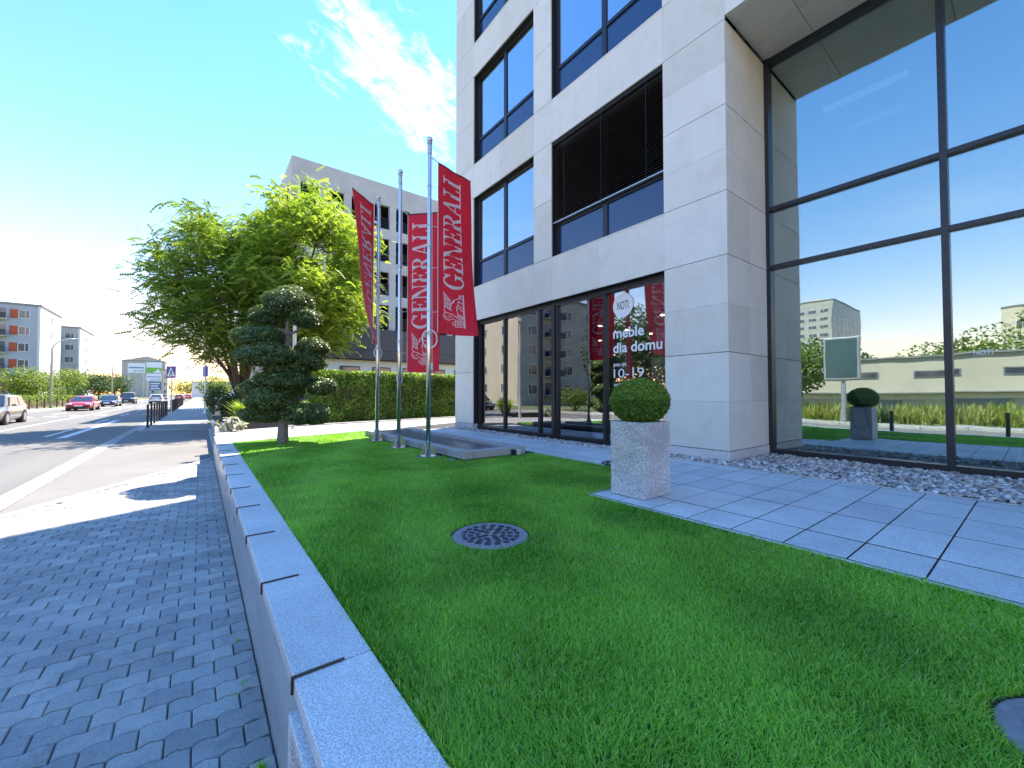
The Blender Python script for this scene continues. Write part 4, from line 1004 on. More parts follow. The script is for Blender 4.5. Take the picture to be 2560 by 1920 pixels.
GL['A'] = (0.86, [[(.40, 1), (.47, 1), (.17, 0), (.10, 0)], [(.38, 1), (.52, 1), (.79, 0), (.60, 0)], L_rect(.20, .30, .64, .36)] + ser(.10, .17, 0, .09) + ser(.60, .79, 0, .07))
GL['R'] = (0.84, [L_rect(.13, 0, .31, 1), [(.36, .48), (.52, .50), (.82, 0), (.62, 0)], L_rect(.31, .945, .46, 1), L_rect(.31, .46, .46, .515)] + ringseg(.44, .73, (.29, .27), (.11, .215), -90, 90) + ser(.13, .31, 0, .11) + ser(.13, .31, 1, .11) + [L_rect(.6, 0, .88, .055)])
GL['G'] = (0.92, ringseg(.46, .5, (.42, .52), (.24, .455), 42, 325, 30) + [L_rect(.64, .08, .81, .44), L_rect(.54, .40, .90, .455), [(.70, .70), (.80, .70), (.80, 1.0), (.76, 1.0)]])
EMB = [  # (stroke width, points) in the emblem's own picture frame, x 600..950, y 230..760
 (24, [(917, 235), (930, 755)]), (11, [(620, 235), (720, 345)]), (11, [(622, 235), (637, 430)]), (10, [(645, 262), (662, 468)]), (10, [(670, 300), (684, 480)]), (10, [(696, 326), (706, 490)]), (10, [(718, 345), (724, 490)]),
 (8, [(628, 330), (720, 352)]), (8, [(632, 400), (716, 412)]), (11, [(637, 430), (662, 468), (740, 496)]), (11, [(635, 430), (630, 520), (650, 540), (690, 545)]),
 (12, [(718, 455), (738, 390), (770, 332), (830, 303), (868, 292), (882, 252), (862, 240), (850, 266), (888, 305)]), (9, [(745, 385), (775, 345), (770, 370), (748, 385)]),
 (11, [(850, 345), (892, 372), (905, 365)]), (11, [(838, 338), (828, 408), (862, 418), (908, 448)]), (11, [(830, 408), (806, 440), (818, 475)]), (10, [(830, 450), (860, 455), (890, 492), (910, 500)]),
 (11, [(812, 455), (832, 556), (872, 562), (908, 602)]), (11, [(832, 556), (826, 600), (870, 606)]), (10, [(838, 575), (880, 585), (900, 625), (830, 632)]),
 (11, [(652, 545), (626, 572), (622, 612), (650, 645), (690, 658), (722, 645)]), (9, [(640, 590), (660, 600), (650, 618), (676, 630), (700, 618)]), (11, [(690, 545), (725, 558), (752, 555), (770, 580), (800, 585), (818, 610)]),
 (10, [(720, 645), (745, 625), (780, 632), (800, 652)]), (10, [(700, 585), (720, 600), (740, 590)]), (10, [(800, 652), (792, 700), (800, 752), (905, 742)]), (10, [(800, 652), (902, 648)]), (9, [(795, 700), (905, 692)]),
 (7, [(815, 668), (890, 662)]), (7, [(815, 682), (890, 678)]), (7, [(815, 715), (890, 708)]), (7, [(815, 730), (890, 725)]), (10, [(770, 668), (752, 695), (762, 722), (792, 728)]), (9, [(905, 650), (912, 690), (905, 740)])]
def banner(i, O, d_top, d_bot, width, height, label, ripple, swing=0.0):
    O = Vector(O); d_top = Vector(d_top).normalized(); d_bot = Vector(d_bot).normalized()
    rt = thing('banner', (O.x, O.y, O.z - height), label, 'banner', 'red banners on the flagpoles')
    def Pt(u, v, off=0.0):                                  # u across, v 0 bottom .. 1 top
        def base(u, v):
            dd = (d_top * v ** 0.8 + d_bot * (1 - v ** 0.8)).normalized(); nn = Vector((-dd.y, dd.x, 0))
            w = ripple * math.sin(3.3 * u + 5.0 * v + i) * u * (1.25 - v) + 0.25 * ripple * math.sin(11 * u + 2.5 * v) * (v ** 2) * 0.6 + swing * (1 - v) ** 2 * u
            return O + dd * width * u * (0.97 + 0.03 * v) + nn * w + Vector((0, 0, -height * (1 - v) - 0.02 * math.sin(3 * u) * (1 - v)))
        p = base(u, v)
        if off:
            a = base(u + 0.01, v) - p; b_ = base(u, v + 0.01) - p; p = p + a.cross(b_).normalized() * off
        return p
    nu, nv = 26, 60
    V = []; F = []
    for s in (0.0012, -0.0012):
        for j in range(nv + 1):
            for k in range(nu + 1): V.append(Pt(k / nu, j / nv, s))
    m_ = (nu + 1) * (nv + 1)
    for j in range(nv):
        for k in range(nu):
            a = j * (nu + 1) + k; q = (a, a + 1, a + nu + 2, a + nu + 1); F.append(q); F.append(tuple(x + m_ for x in q[::-1]))
    put('cloth', fast_mesh('cloth', V, F, 'banner_red', None, ORG[rt], True), rt)
    hem = MB(); hem.tube([Pt(k / 12, 1.0) for k in range(13)], 0.011, 8); hem.build('top_rod', 'black_paint', rt)
    CAP0, CAP1 = 0.67, 0.14                                  # u of letter feet and letter tops
    def put_poly(mb, polys, mapf):
        for pl_ in polys:
            for side in (0.0042, -0.0042):
                # subdivide long edges so that the print follows the cloth
                pts = []
                for a, b_ in zip(pl_, pl_[1:] + pl_[:1]):
                    n_ = max(1, int(math.hypot(a[0] - b_[0], a[1] - b_[1]) / 0.2))
                    for k in range(n_): pts.append((a[0] + (b_[0] - a[0]) * k / n_, a[1] + (b_[1] - a[1]) * k / n_))
                mb.poly([Pt(*mapf(x, y), side) for x, y in pts])
    tot = sum(GL[c_][0] for c_ in 'GENERALI'); v = 0.268; sc = (0.945 - 0.268) / tot
    for ch in 'GENERALI':
        w, polys = GL[ch]; mb = MB()
        put_poly(mb, polys, lambda x, y, v=v: (CAP0 + (CAP1 - CAP0) * y, v + x * sc))
        mb.build('letter', 'banner_white', rt); v += w * sc
    mb = MB()
    for wd, pts in EMB:
        for (xa, ya), (xb, yb) in zip(pts[:-1], pts[1:]):
            l_ = math.hypot(xb - xa, yb - ya) or 1; ex, ey = (xb - xa) / l_ * wd * 0.3, (yb - ya) / l_ * wd * 0.3; qx, qy = -(yb - ya) / l_ * wd / 2, (xb - xa) / l_ * wd / 2
            pl_ = [(xa - ex + qx, ya - ey + qy), (xa - ex - qx, ya - ey - qy), (xb + ex - qx, yb + ey - qy), (xb + ex + qx, yb + ey + qy)]
            off = random.uniform(0.0040, 0.0050)
            for side in (off, -off): mb.poly([Pt(CAP1 + (x - 620) / 320 * (CAP0 - CAP1), 0.245 - (y - 235) / 525 * 0.20, side) for x, y in pl_])
    mb.build('lion_emblem', 'banner_white', rt)
    tp = MB(); tp.tube([Pt(0.0, k / 20) + Vector((0, 0, 0)) for k in range(21)], 0.006, 6); tp.build('hem_cord', 'banner_white', rt)
    px_, py_ = POLES[i]; P0 = Vector((px_, py_, O.z + 0.06)); q = Pt(0, 1)
    MB().tube([P0, (P0 + q) / 2 + Vector((0, 0, 0.02)), q], 0.008, 6).build('arm', 'galvanised', rt)
    for vv in (0.85, 0.62, 0.38, 0.12):
        q = Pt(0, vv); c0 = Vector((px_, py_, q.z)); dv = (q - c0)
        MB().tube([c0 + Vector((0.045 * math.cos(a), 0.045 * math.sin(a), 0.015 * math.sin(a * 2))) if k < 8 else q for k, a in enumerate([math.atan2(dv.y, dv.x) + 0.5 + 5.3 * k / 7 for k in range(8)] + [0])], 0.0035, 5).build('ring', 'rope', rt)
    return Pt
def cam_off(r, f): return CR * r + CF * f
p3 = Vector((POLES[2][0], POLES[2][1], 5.27)); banner(2, p3 + cam_off(0.13, 0.05), cam_off(.44, .58), cam_off(.56, .40), 0.75, 2.74, 'red banner on the nearest flagpole, lettering facing the camera, top edge sloping', 0.05)
p2_ = Vector((POLES[1][0], POLES[1][1], 4.88)); banner(1, p2_ + cam_off(0.14, 0.02), cam_off(.6, -.10), cam_off(.6, -.13), 0.66, 2.92, 'red banner on the middle flagpole, hanging lowest and crossed by the nearest pole', 0.03)
p1_ = Vector((POLES[0][0], POLES[0][1], 5.56)); banner(0, p1_ + cam_off(-0.10, -0.02), cam_off(-.19, -.73), cam_off(.20, -.50), 0.75, 2.95, 'red banner on the farthest flagpole, seen from behind with mirrored lettering', 0.05)
def loop(c, r, ax, label):
    ax = Vector(ax).normalized()
    q = MB().tube([Vector(c) + ax * r * math.cos(a) + Vector((0, 0, r * 1.25 * math.sin(a))) for a in [2 * math.pi * k / 24 for k in range(25)]], 0.011, 8)
    o = q.build('rope_ring', 'rope', None, smooth=True); tag(o, label, 'ring', 'weight rings below the banners')
loop((POLES[2][0] + CR.x * 0.015, POLES[2][1] + CR.y * 0.015, 2.42), 0.115, CR + CF * 0.3, 'pale weight ring looped round the nearest flagpole')
loop((POLES[1][0] + CR.x * 0.01, POLES[1][1] + CR.y * 0.01, 1.83), 0.075, CR * 0.4 + CF, 'pale weight ring looped low round the middle flagpole')
loop((POLES[0][0] + CR.x * 0.012, POLES[0][1] + CR.y * 0.012, 2.42), 0.085, CR * 0.7 + CF * 0.6, 'pale weight ring looped round the farthest flagpole')

# ================================================================== TOPIARY
TX, TY = 1.34, 9.294
tp = thing('cloud_pruned_tree', (TX, TY, LAWN), 'dark green cloud-pruned topiary tree with stacked pads on the lawn', 'tree')
KM = 0.002394
rng = np.random.default_rng(21)
pads = [(825, 195, 205, 112, 0.0), (600, 300, 150, 78, 0.12), (975, 330, 112, 70, -0.1), (610, 490, 195, 80, -0.12), (965, 555, 138, 68, 0.2), (700, 645, 245, 82, -0.22), (930, 680, 160, 75, 0.15),
        (790, 845, 235, 75, 0.0), (1075, 895, 112, 66, 0.1), (510, 910, 122, 66, 0.1), (720, 1000, 185, 88, -0.2), (625, 1115, 180, 74, -0.05), (985, 1130, 178, 80, -0.08), (800, 1080, 150, 60, 0.3), (800, 745, 170, 56, 0.05), (760, 930, 150, 60, 0.1)]
trk = MB()
tz = lambda y: LAWN + (1365 - y) * KM
def tpt(x, y, dep=0.0):
    p = Vector((TX, TY, 0)) + CR * (x - 775) * KM + CF * dep; p.z = tz(y); return p
trk.tube([tpt(770, 1385), tpt(770, 1330), tpt(772, 1200), tpt(785, 1000), tpt(775, 800), tpt(800, 600), tpt(795, 420), tpt(810, 260)], [0.135, 0.105, 0.088, 0.078, 0.068, 0.055, 0.04, 0.02], 12)
for (x, y, rx, ry, dep) in pads:
    s = tpt(785, min(y + 130, 1150)); e = tpt(x, y + ry * 0.3, dep); mid = (s + e) / 2 + Vector((0, 0, -0.06))
    trk.tube([s, mid, e], [0.035, 0.026, 0.012], 7)
trk.build('trunk', 'bark_grey', tp, smooth=True)
for k, (x, y, rx, ry, dep) in enumerate(pads):
    c_ = tpt(x, y, dep); n = int(6500 * (rx * ry) / 14000) + 1800
    P, U = ellip_points(n, (0, 0, 0), (rx * KM * 1.0, rx * KM * 0.95, ry * KM * 1.25), rng, 0.55, 0.8)
    nz = 1 + 0.36 * (vnoise(np.stack([U[:, 0] + 2 * k, U[:, 1] + U[:, 2]], 1), 2.6, 9) - 0.5)[:, None]
    P = P * nz + np.array(c_[:])
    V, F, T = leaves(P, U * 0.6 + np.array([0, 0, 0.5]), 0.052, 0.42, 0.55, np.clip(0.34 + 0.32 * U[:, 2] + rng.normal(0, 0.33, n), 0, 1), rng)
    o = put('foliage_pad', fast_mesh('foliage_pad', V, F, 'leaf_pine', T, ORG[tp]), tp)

# ================================================================== HEDGE AND BED
A = Vector((3.0, 14.30, 0)); B = Vector((10.4, 15.72, 0)); u_ = (B - A).normalized(); q_ = Vector((-u_.y, u_.x, 0)); Lh = (B - A).length
hd = thing('hedge', ((A.x + B.x) / 2, (A.y + B.y) / 2, 0.57), 'long clipped green hedge behind the flagpoles', 'hedge')
n = 21000; rng = np.random.default_rng(33); H0, H1, TH = 0.60, 2.33, 0.95
s = rng.uniform(0, 1, n); face = rng.choice(3, n, p=[0.66, 0.26, 0.08])
ss = s * Lh; zz = rng.uniform(H0, H1, n); dd = rng.uniform(0, TH, n)
ss = np.where(face == 2, 0.0, ss); zz = np.where(face == 1, H1, zz); dd = np.where(face == 0, 0.0, dd)
Nn = np.where((face == 0)[:, None], np.array([-q_.x, -q_.y, 0.25]), np.where((face == 1)[:, None], np.array([0, 0, 1.0]), np.array([-u_.x, -u_.y, 0.2])))
P = np.stack([A.x + u_.x * ss + q_.x * dd, A.y + u_.y * ss + q_.y * dd, zz], 1)
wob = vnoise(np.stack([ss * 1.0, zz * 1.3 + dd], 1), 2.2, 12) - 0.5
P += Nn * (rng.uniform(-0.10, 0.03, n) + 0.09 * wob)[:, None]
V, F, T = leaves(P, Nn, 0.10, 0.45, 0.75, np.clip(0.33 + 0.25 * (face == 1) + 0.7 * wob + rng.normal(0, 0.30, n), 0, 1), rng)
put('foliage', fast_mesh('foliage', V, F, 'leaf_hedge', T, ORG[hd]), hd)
core = MB().prism([A + q_ * 0.12 + u_ * 0.1 + Vector((0, 0, 0.6)), B + q_ * 0.12 + Vector((0, 0, 0.6)), B + q_ * (TH - 0.1) + Vector((0, 0, 0.6)), A + q_ * (TH - 0.1) + u_ * 0.1 + Vector((0, 0, 0.6))], (0, 0, H1 - 0.74)); core.build('twig_core', 'bark', hd)
structure('hedge_bed', MB().prism([Vector((0.53, 13.9, 0.02)), Vector((1.2, 14.0, 0.02)), A + Vector((0, 0, 0.02)), B + Vector((0.2, -0.3, 0.02)), B + q_ * 3 + Vector((0, 0, 0.02)), Vector((8.0, 27.5, 0.02)), Vector((0.53, 27.5, 0.02))], (0, 0, 0.40)), 'soil')
# dark steel edging in front of the bed
ed = thing('steel_edging', (1.4, 13.9, 0.57), 'dark steel edging of the planting bed left of the hedge', 'edging')
for k in range(2):
    a = Vector((0.80, 13.35, 0)) + (Vector((2.25, 14.02, 0)) - Vector((0.80, 13.35, 0))) * k / 2; b = a + (Vector((2.25, 14.02, 0)) - Vector((0.80, 13.35, 0))) / 2 * 0.995
    uu = (b - a).normalized(); MB().obox((a + b) / 2 + Vector((0, 0, 0.66)), uu, (-uu.y, uu.x, 0), (0, 0, 1), (b - a).length / 2, 0.012, 0.11).build('plate', 'edging_steel', ed)
# pale leaved plant at the corner of the wall
sp = thing('silver_plant', (0.66, 13.05, 0.565), 'small plant with pale silvery leaves at the end of the granite wall', 'plant')
P, U = ellip_points(150, (0.66, 13.05, 0.76), (0.34, 0.28, 0.20), rng, 0.9)
V, F, T = leaves(P, U + np.array([0, 0, 0.8]), 0.15, 0.6, 0.7, None, rng); put('foliage', fast_mesh('foliage', V, F, 'leaf_silver', T, ORG[sp]), sp)
q = MB()
for k in range(7): a = k * 0.9; q.tube([(0.66, 13.05, 0.56), (0.66 + .12 * math.cos(a), 13.05 + .12 * math.sin(a), 0.8)], [0.01, 0.004], 5)
q.build('stem', 'bark', sp)
for (x, y, z, h, lb) in ((1.15, 15.3, 0.57, 0.85, 'bright green ornamental grass clump in the bed by the grey cabinet'),):
    V, F, T = grass_tuft((x, y, z), 380, h, 0.62, rng)
    o = put('ornamental_grass', fast_mesh('ornamental_grass', V, F, 'leaf_grasstuft', T, (x, y, z))); o.location = (x, y, z); tag(o, lb, 'plant')
def shrub(name, loc, rad, mat_, n, size, label, cat='bush', group=None, stems=True, seed=1, flat=0.8):
    rg = np.random.default_rng(seed); r_ = thing(name, loc, label, cat, group)
    lob = [(np.array([rg.uniform(-.5, .5) * rad[0], rg.uniform(-.5, .5) * rad[1], rad[2] * rg.uniform(0.7, 1.25)]), rg.uniform(0.45, 0.75)) for _ in range(7)]
    Ps, Us = [], []
    for c_, s_ in lob:
        P, U = ellip_points(n // 7, np.array(loc) + c_, np.array(rad) * s_, rg, 0.6, flat); Ps.append(P); Us.append(U)
    P = np.concatenate(Ps); U = np.concatenate(Us)
    clump = vnoise(P[:, :2] / max(rad) + P[:, 2:3] / max(rad) * 1.7, 3.2, seed)
    V, F, T = leaves(P, U * 0.6 + np.array([0, 0, 0.5]), size, 0.55, 0.7, np.clip(0.05 + 0.7 * clump + rg.normal(0, 0.18, len(P)), 0, 1), rg)
    put('crown' if cat == 'tree' else 'foliage', fast_mesh('crown', V, F, mat_, T, ORG[r_]), r_)
    q = MB()
    if cat == 'tree':
        q.tube([loc, (loc[0] + 0.1, loc[1], loc[2] + rad[2] * 0.8)], [0.035 * rad[2] + 0.05, 0.03 * rad[2]], 8)
    for c_, s_ in lob: q.tube([(loc[0], loc[1], loc[2] + (rad[2] * 0.6 if cat == 'tree' else 0)), tuple(np.array(loc) + c_)], [0.03 + 0.012 * rad[2], 0.01], 6)
    q.build('trunk' if cat == 'tree' else 'stem', 'bark', r_)
    return r_
shrub('shrub', (1.9, 16.2, 0.57), (0.75, 0.6, 0.5), 'leaf_dark', 1400, 0.10, 'dark evergreen shrub in the bed behind the topiary', seed=4)
shrub('shrub', (0.95, 21.5, 0.2), (0.6, 0.8, 0.95), 'leaf_dark', 1600, 0.11, 'tall dark shrub beside the sidewalk past the grey cabinet', seed=6)
shrub('shrub', (2.7, 20.0, 0.3), (0.9, 0.9, 0.8), 'leaf_dark', 1700, 0.11, 'dark bush under the pale green tree', seed=8)
shrub('shrub', (0.72, 32.5, 0.0), (0.45, 1.6, 1.05), 'leaf_dark', 1700, 0.12, 'dark clipped bush hugging the sidewalk near the white pole', seed=9)

# ------------------------------------------------------------------ feathery trees
def frond_tree(loc, crown_c, crown_r, label, mat_, seed, nclus, nfr, lean=(0, 0), name='locust_tree'):
    rg = np.random.default_rng(seed); rt = thing(name, loc, label, 'tree')
    cc = np.array(crown_c); cr = np.array(crown_r); base = Vector(loc)
    q = MB(); fork = base + Vector((lean[0], lean[1], (cc[2] - cr[2] - base.z) * 0.9 + 0.4))
    q.tube([base + Vector((0, 0, -0.1)), base + (fork - base) * 0.12, base + (fork - base) * 0.55 + Vector((0.06, 0, 0)), fork], [0.30, 0.22, 0.19, 0.17], 12)
    limbs = []
    for k in range(9):
        a = k * 2.4 + rg.uniform(-.3, .3); el = rg.uniform(0.15, 0.95)
        tip = cc + cr * np.array([math.cos(a) * (1 - el * 0.6) * 0.8, math.sin(a) * (1 - el * 0.6) * 0.8, -0.45 + el * 1.25])
        tip = Vector(tip); mid = fork + (tip - fork) * 0.5 + Vector((rg.normal(0, .25), rg.normal(0, .25), 0.35 + rg.uniform(0, .5)))
        pts = [fork - Vector((0, 0, 0.2))] + [(fork * (1 - t_) ** 2 + mid * 2 * t_ * (1 - t_) + tip * t_ ** 2) + Vector((rg.normal(0, .07), rg.normal(0, .07), rg.normal(0, .05))) for t_ in (0.2, 0.4, 0.6, 0.8, 1.0)]
        q.tube(pts, [0.11, 0.09, 0.072, 0.052, 0.035, 0.016], 8); limbs += pts[1:]
    LP = np.array([p[:] for p in limbs])
    # cluster centres through the crown, uneven outline, layered
    C = []
    while len(C) < nclus:
        u = rg.normal(0, 1, 3); u /= np.linalg.norm(u); rr = rg.uniform(0.35, 1.0) ** 0.5
        bulge = 0.80 + 0.34 * mnoise.noise(Vector(u * 1.7) + Vector((seed, 0, 0)))
        p = cc + cr * u * rr * bulge
        if p[2] < cc[2] - cr[2] * 0.86 or p[2] < 3.0 + max(0.0, 1.2 - p[0]) * 0.55: continue
        C.append((p, rr))
    V_, F_, T_ = [], [], []; nb = 0
    for p, rr in C:
        d2 = ((LP - p) ** 2).sum(1); j = int(d2.argmin()); st = Vector(LP[j]); pv = Vector(p)
        mid = (st + pv) / 2 + Vector((0, 0, 0.12 * (pv - st).length)); q.tube([st, mid, pv], [0.022, 0.014, 0.006], 5, cap=False)
        out = np.array((pv - Vector(cc))[:]) / cr; out[2] *= 0.3; out /= np.linalg.norm(out) + 1e-6
        shade = rg.normal(0, 0.22)
        for k in range(nfr):
            o_ = rg.normal(0, 1, 3) * np.array([0.42, 0.42, 0.28]) * (cr.mean() / 5.0)
            s = p + o_
            a = math.atan2(out[1], out[0]) + rg.normal(0, 1.6); l_ = rg.uniform(0.26, 0.52); dr = rg.uniform(-0.2, 1.5)
            dx, dy = math.cos(a), math.sin(a); ro = rg.uniform(-1.3, 1.3); cr_, sr_ = math.cos(ro), math.sin(ro); rise = rg.uniform(-0.5, 0.6); t0 = min(1, max(0, 0.48 + shade + rg.normal(0, 0.20)))
            nl = 6; V = []
            for i in range(nl):
                t_ = (i + 0.5) / nl; cx = s[0] + dx * l_ * t_; cy = s[1] + dy * l_ * t_; cz = s[2] + l_ * (rise * t_ - dr * t_ * t_ * 0.7)
                w = l_ * 0.20 * (1.0 - 0.45 * abs(t_ - 0.4)); h = l_ / nl * 0.60; dp = w * 0.35
                V += [(cx - dx * h, cy - dy * h, cz), (cx - dy * w * cr_ + dx * h, cy + dx * w * cr_ + dy * h, cz + w * sr_ - dp), (cx + dx * h, cy + dy * h, cz), (cx + dy * w * cr_ + dx * h, cy - dx * w * cr_ + dy * h, cz - w * sr_ - dp)]
            V_.append(V); T_.append([t0] * (4 * nl))
    V = np.array(V_).reshape(-1, 3); F = np.arange(len(V)).reshape(-1, 4); T = np.array(T_).ravel()
    q.build('trunk', 'bark', rt, smooth=True)
    put('crown', fast_mesh('crown', V, F, mat_, T, ORG[rt]), rt)
frond_tree((3.6, 22.6, 0.2), (4.1, 22.6, 7.6), (4.25, 4.2, 4.9), 'large feathery yellow-green tree in sunlight beside the flagpoles', 'leaf_locust', 3, 310, 54)
frond_tree((1.7, 25.5, 0.1), (1.0, 25.0, 6.3), (4.0, 4.2, 5.4), 'darker feathery green tree leaning over the sidewalk, left of the pale tree', 'leaf_locust_dark', 5, 270, 50)

# ================================================================== CABINET, LAMPS, SIGNS, BOLLARDS
cb = thing('utility_cabinet', (1.2, 28.6, 0), 'pale grey utility cabinet beside the sidewalk', 'cabinet')
MB().box(0.70, 1.18, 28.0, 28.5, 0.02, 1.35).build('housing', 'cabinet_grey', cb, bevel=0.01, seg=1); MB().box(1.19, 1.78, 28.05, 28.5, 0.02, 1.35).build('housing', 'cabinet_grey', cb, bevel=0.01, seg=1)
MB().box(0.72, 1.16, 27.985, 27.999, 0.22, 1.28).build('door', 'cabinet_grey', cb); MB().box(1.22, 1.75, 28.03, 28.049, 0.5, 1.28).build('door', 'cabinet_grey', cb); MB().box(0.68, 1.8, 27.99, 28.55, -0.02, 0.02).build('plinth', 'concrete', cb)
MB().box(1.42, 1.52, 28.022, 28.03, 0.86, 0.94).build('plate', 'vinyl_white', cb)
plm = thing('path_lamp', (2.12, 13.0, 0.57), 'slim grey path lamp with a square head behind the topiary', 'lamp')
MB().lathe((2.12, 13.0, 0.57), [(0.06, 0), (0.05, 0.4), (0.04, 3.9)], 14).build('pole', 'cabinet_grey', plm); MB().obox((2.16, 12.95, 4.55), CR, CF, (0, 0, 1), 0.13, 0.09, 0.06).build('lamp_head', 'cabinet_grey', plm, bevel=0.02, seg=1)
MB().tube([(2.12, 13.0, 4.4), (2.16, 12.95, 4.52)], 0.03, 8).build('bracket', 'galvanised', plm)
def bollard_proto():
    r_ = thing('bollard', (0, 0, 0), 'x', 'bollard', 'black bollards along the kerb')
    MB().lathe((0, 0, 0), [(0.045, 0), (0.045, 1.0), (0.048, 1.0), (0.048, 1.04), (0.042, 1.055)], 12).build('post', 'black_paint', r_)
    MB().lathe((0, 0, 0), [(0.07, 0), (0.07, 0.012), (0.046, 0.02)], 12).build('base', 'black_paint', r_)
    return r_
bp = bollard_proto()
bys = [25.0 + 1.68 * k for k in range(7)] + [36.9, 38.6] + [43.6 + 1.68 * k for k in range(19)]
names = ['first', 'second', 'third', 'fourth', 'fifth', 'sixth', 'seventh', 'eighth', 'ninth']
for k, y in enumerate(bys):
    lb = f'{names[k]} black bollard on the kerb counted from the near end' if k < 9 else 'black bollard in the dense far row past the crossing sign'
    if k == 0: bp.location = (-1.88, y, 0.02); bp['label'] = lb
    else: place_copy(bp, (-1.88, y, 0.02), 0.0, lb)
for k, y in enumerate((2.9, 0.6, -1.7)):
    place_copy(bp, (-1.88, y, 0.012), 0.0, 'black bollard on the near kerb, seen only mirrored in the hall glass')
sg = thing('crossing_sign', (-1.63, 38.4, 0.02), 'blue square pedestrian crossing sign on a grey post', 'sign')
MB().lathe((-1.63, 38.4, 0.02), [(0.035, 0), (0.035, 3.45)], 10).build('post', 'galvanised', sg)
u_s = (CR + CF * -0.25).normalized(); n_s = Vector((u_s.y, -u_s.x, 0)); c_s = Vector((-1.63, 38.4, 3.13)) + n_s * 0.05
bd = MB().obox(c_s, u_s, n_s, (0, 0, 1), 0.43, 0.012, 0.43)
m, t = mat('sign_blue'); finish(t, (0.012, 0.05, 0.34), 0.4)
bdo = bd.build('board', 'sign_blue', sg)
def on_sign(pts, off, material, nm): MB().poly([c_s + u_s * x + Vector((0, 0, z)) + n_s * off for x, z in pts]).build(nm, material, bdo)
on_sign([(-0.38, -0.30), (0.38, -0.30), (0, 0.36)], 0.015, 'vinyl_white', 'triangle')
on_sign([(0.02, 0.20), (0.08, 0.14), (0.02, 0.09), (-0.04, 0.14)], 0.019, 'vinyl_black', 'figure')
on_sign([(-0.02, 0.10), (0.05, 0.10), (0.06, -0.06), (0.16, -0.25), (0.09, -0.26), (0.0, -0.10), (-0.10, -0.26), (-0.18, -0.25), (-0.05, -0.04)], 0.019, 'vinyl_black', 'figure')
on_sign([(-0.02, 0.09), (-0.14, -0.02), (-0.12, -0.05), (0.0, 0.04), (0.12, -0.03), (0.15, 0.0), (0.05, 0.09)], 0.021, 'vinyl_black', 'figure')
wp = thing('sign_pole', (0.33, 40.8, 0.02), 'white metal sign pole with a small blue plate under the dark tree', 'sign')
MB().lathe((0.33, 40.8, 0.02), [(0.16, 0), (0.16, 0.03), (0.07, 0.04), (0.06, 3.9)], 12).build('post', 'vinyl_white', wp)
MB().obox((0.33, 40.73, 3.35), u_s, n_s, (0, 0, 1), 0.25, 0.012, 0.42).build('board', 'sign_blue', wp)
def street_lamp(loc, h, label, arm=2.2, to=(1, 0)):
    r_ = thing('street_lamp', loc, label, 'street lamp', 'tall street lamps across the road')
    x, y, z = loc; pts = [(x, y, z), (x, y, z + h * 0.82)] + [(x + to[0] * arm * (1 - math.cos(a)) * 0.75, y + to[1] * arm * (1 - math.cos(a)) * 0.75, z + h * 0.82 + h * 0.17 * math.sin(a)) for a in [R(18 * k) for k in range(1, 6)]]
    MB().tube(pts, [0.11, 0.08] + [0.06] * 5, 10).build('pole', 'galvanised', r_, smooth=True)
    e = Vector(pts[-1]); MB().obox(e + Vector((to[0] * 0.4, to[1] * 0.4, 0.02)), (to[0], to[1], 0.08), (-to[1], to[0], 0), (0, 0, 1), 0.45, 0.14, 0.05).build('lamp_head', 'cabinet_grey', r_, bevel=0.02, seg=1)
street_lamp((-12.2, 62.3, 0.05), 7.4, 'tall grey street lamp with curved arm in front of the grey block')
street_lamp((-12.3, 100.0, 0.05), 7.8, 'tall grey street lamp farther up the road by the dark trees')
street_lamp((-12.3, 20.0, 0.05), 7.6, 'tall grey street lamp across the road, seen only mirrored in the glass')
street_lamp((-12.3, -12.0, 0.05), 7.6, 'street lamp across the road behind the camera, mirrored at the right')
# wooden posts and low hedge on the far verge
structure('verge', MB().box(-22, -11.46, -60, 240, -0.02, 0.10), 'far_ground')
wpr = thing('verge_post', (0, 0, 0), 'x', 'post', 'short wooden posts on the far verge')
MB().box(-0.06, 0.06, -0.06, 0.06, 0, 0.95).build('post', 'wood_post', wpr, bevel=0.01, seg=1); MB().box(-0.065, 0.065, -0.065, 0.065, 0.80, 0.88).build('reflector', 'black_paint', wpr)
for k in range(9):
    loc = (-12.7, 55.6 + 2.35 * k, 0.10); lb = f'{names[k]} short wooden post on the far verge counted from the grey car'
    if k == 0: wpr.location = loc; wpr['label'] = lb
    else: place_copy(wpr, loc, 0.0, lb)
def hedge_box(x0, x1, y0, y1, h, label, mat_, seed, n):
    rg = np.random.default_rng(seed); r_ = thing('low_hedge', ((x0 + x1) / 2, (y0 + y1) / 2, 0.1), label, 'hedge')
    P = np.stack([rg.uniform(x0, x1, n), rg.uniform(y0, y1, n), 0.1 + h * rg.uniform(0.15, 1, n) ** 0.6], 1); P[:, 2] += 0.18 * (vnoise(P[:, :2], 0.8, seed) - 0.5)
    V, F, T = leaves(P, np.tile([0.3, -0.2, 0.7], (n, 1)), 0.24, 0.6, 0.8, np.clip(0.5 + rg.normal(0, 0.25, n), 0, 1), rg); put('foliage', fast_mesh('foliage', V, F, mat_, T, ORG[r_]), r_)
    MB().box(x0 + 0.25, x1 - 0.25, y0 + 0.2, y1 - 0.2, 0.1, h * 0.7).build('twig_core', 'bark', r_)
hedge_box(-15.2, -13.6, 54, 82, 1.3, 'low yellow-green hedge behind the wooden posts', 'leaf_shrub', 3, 5200)
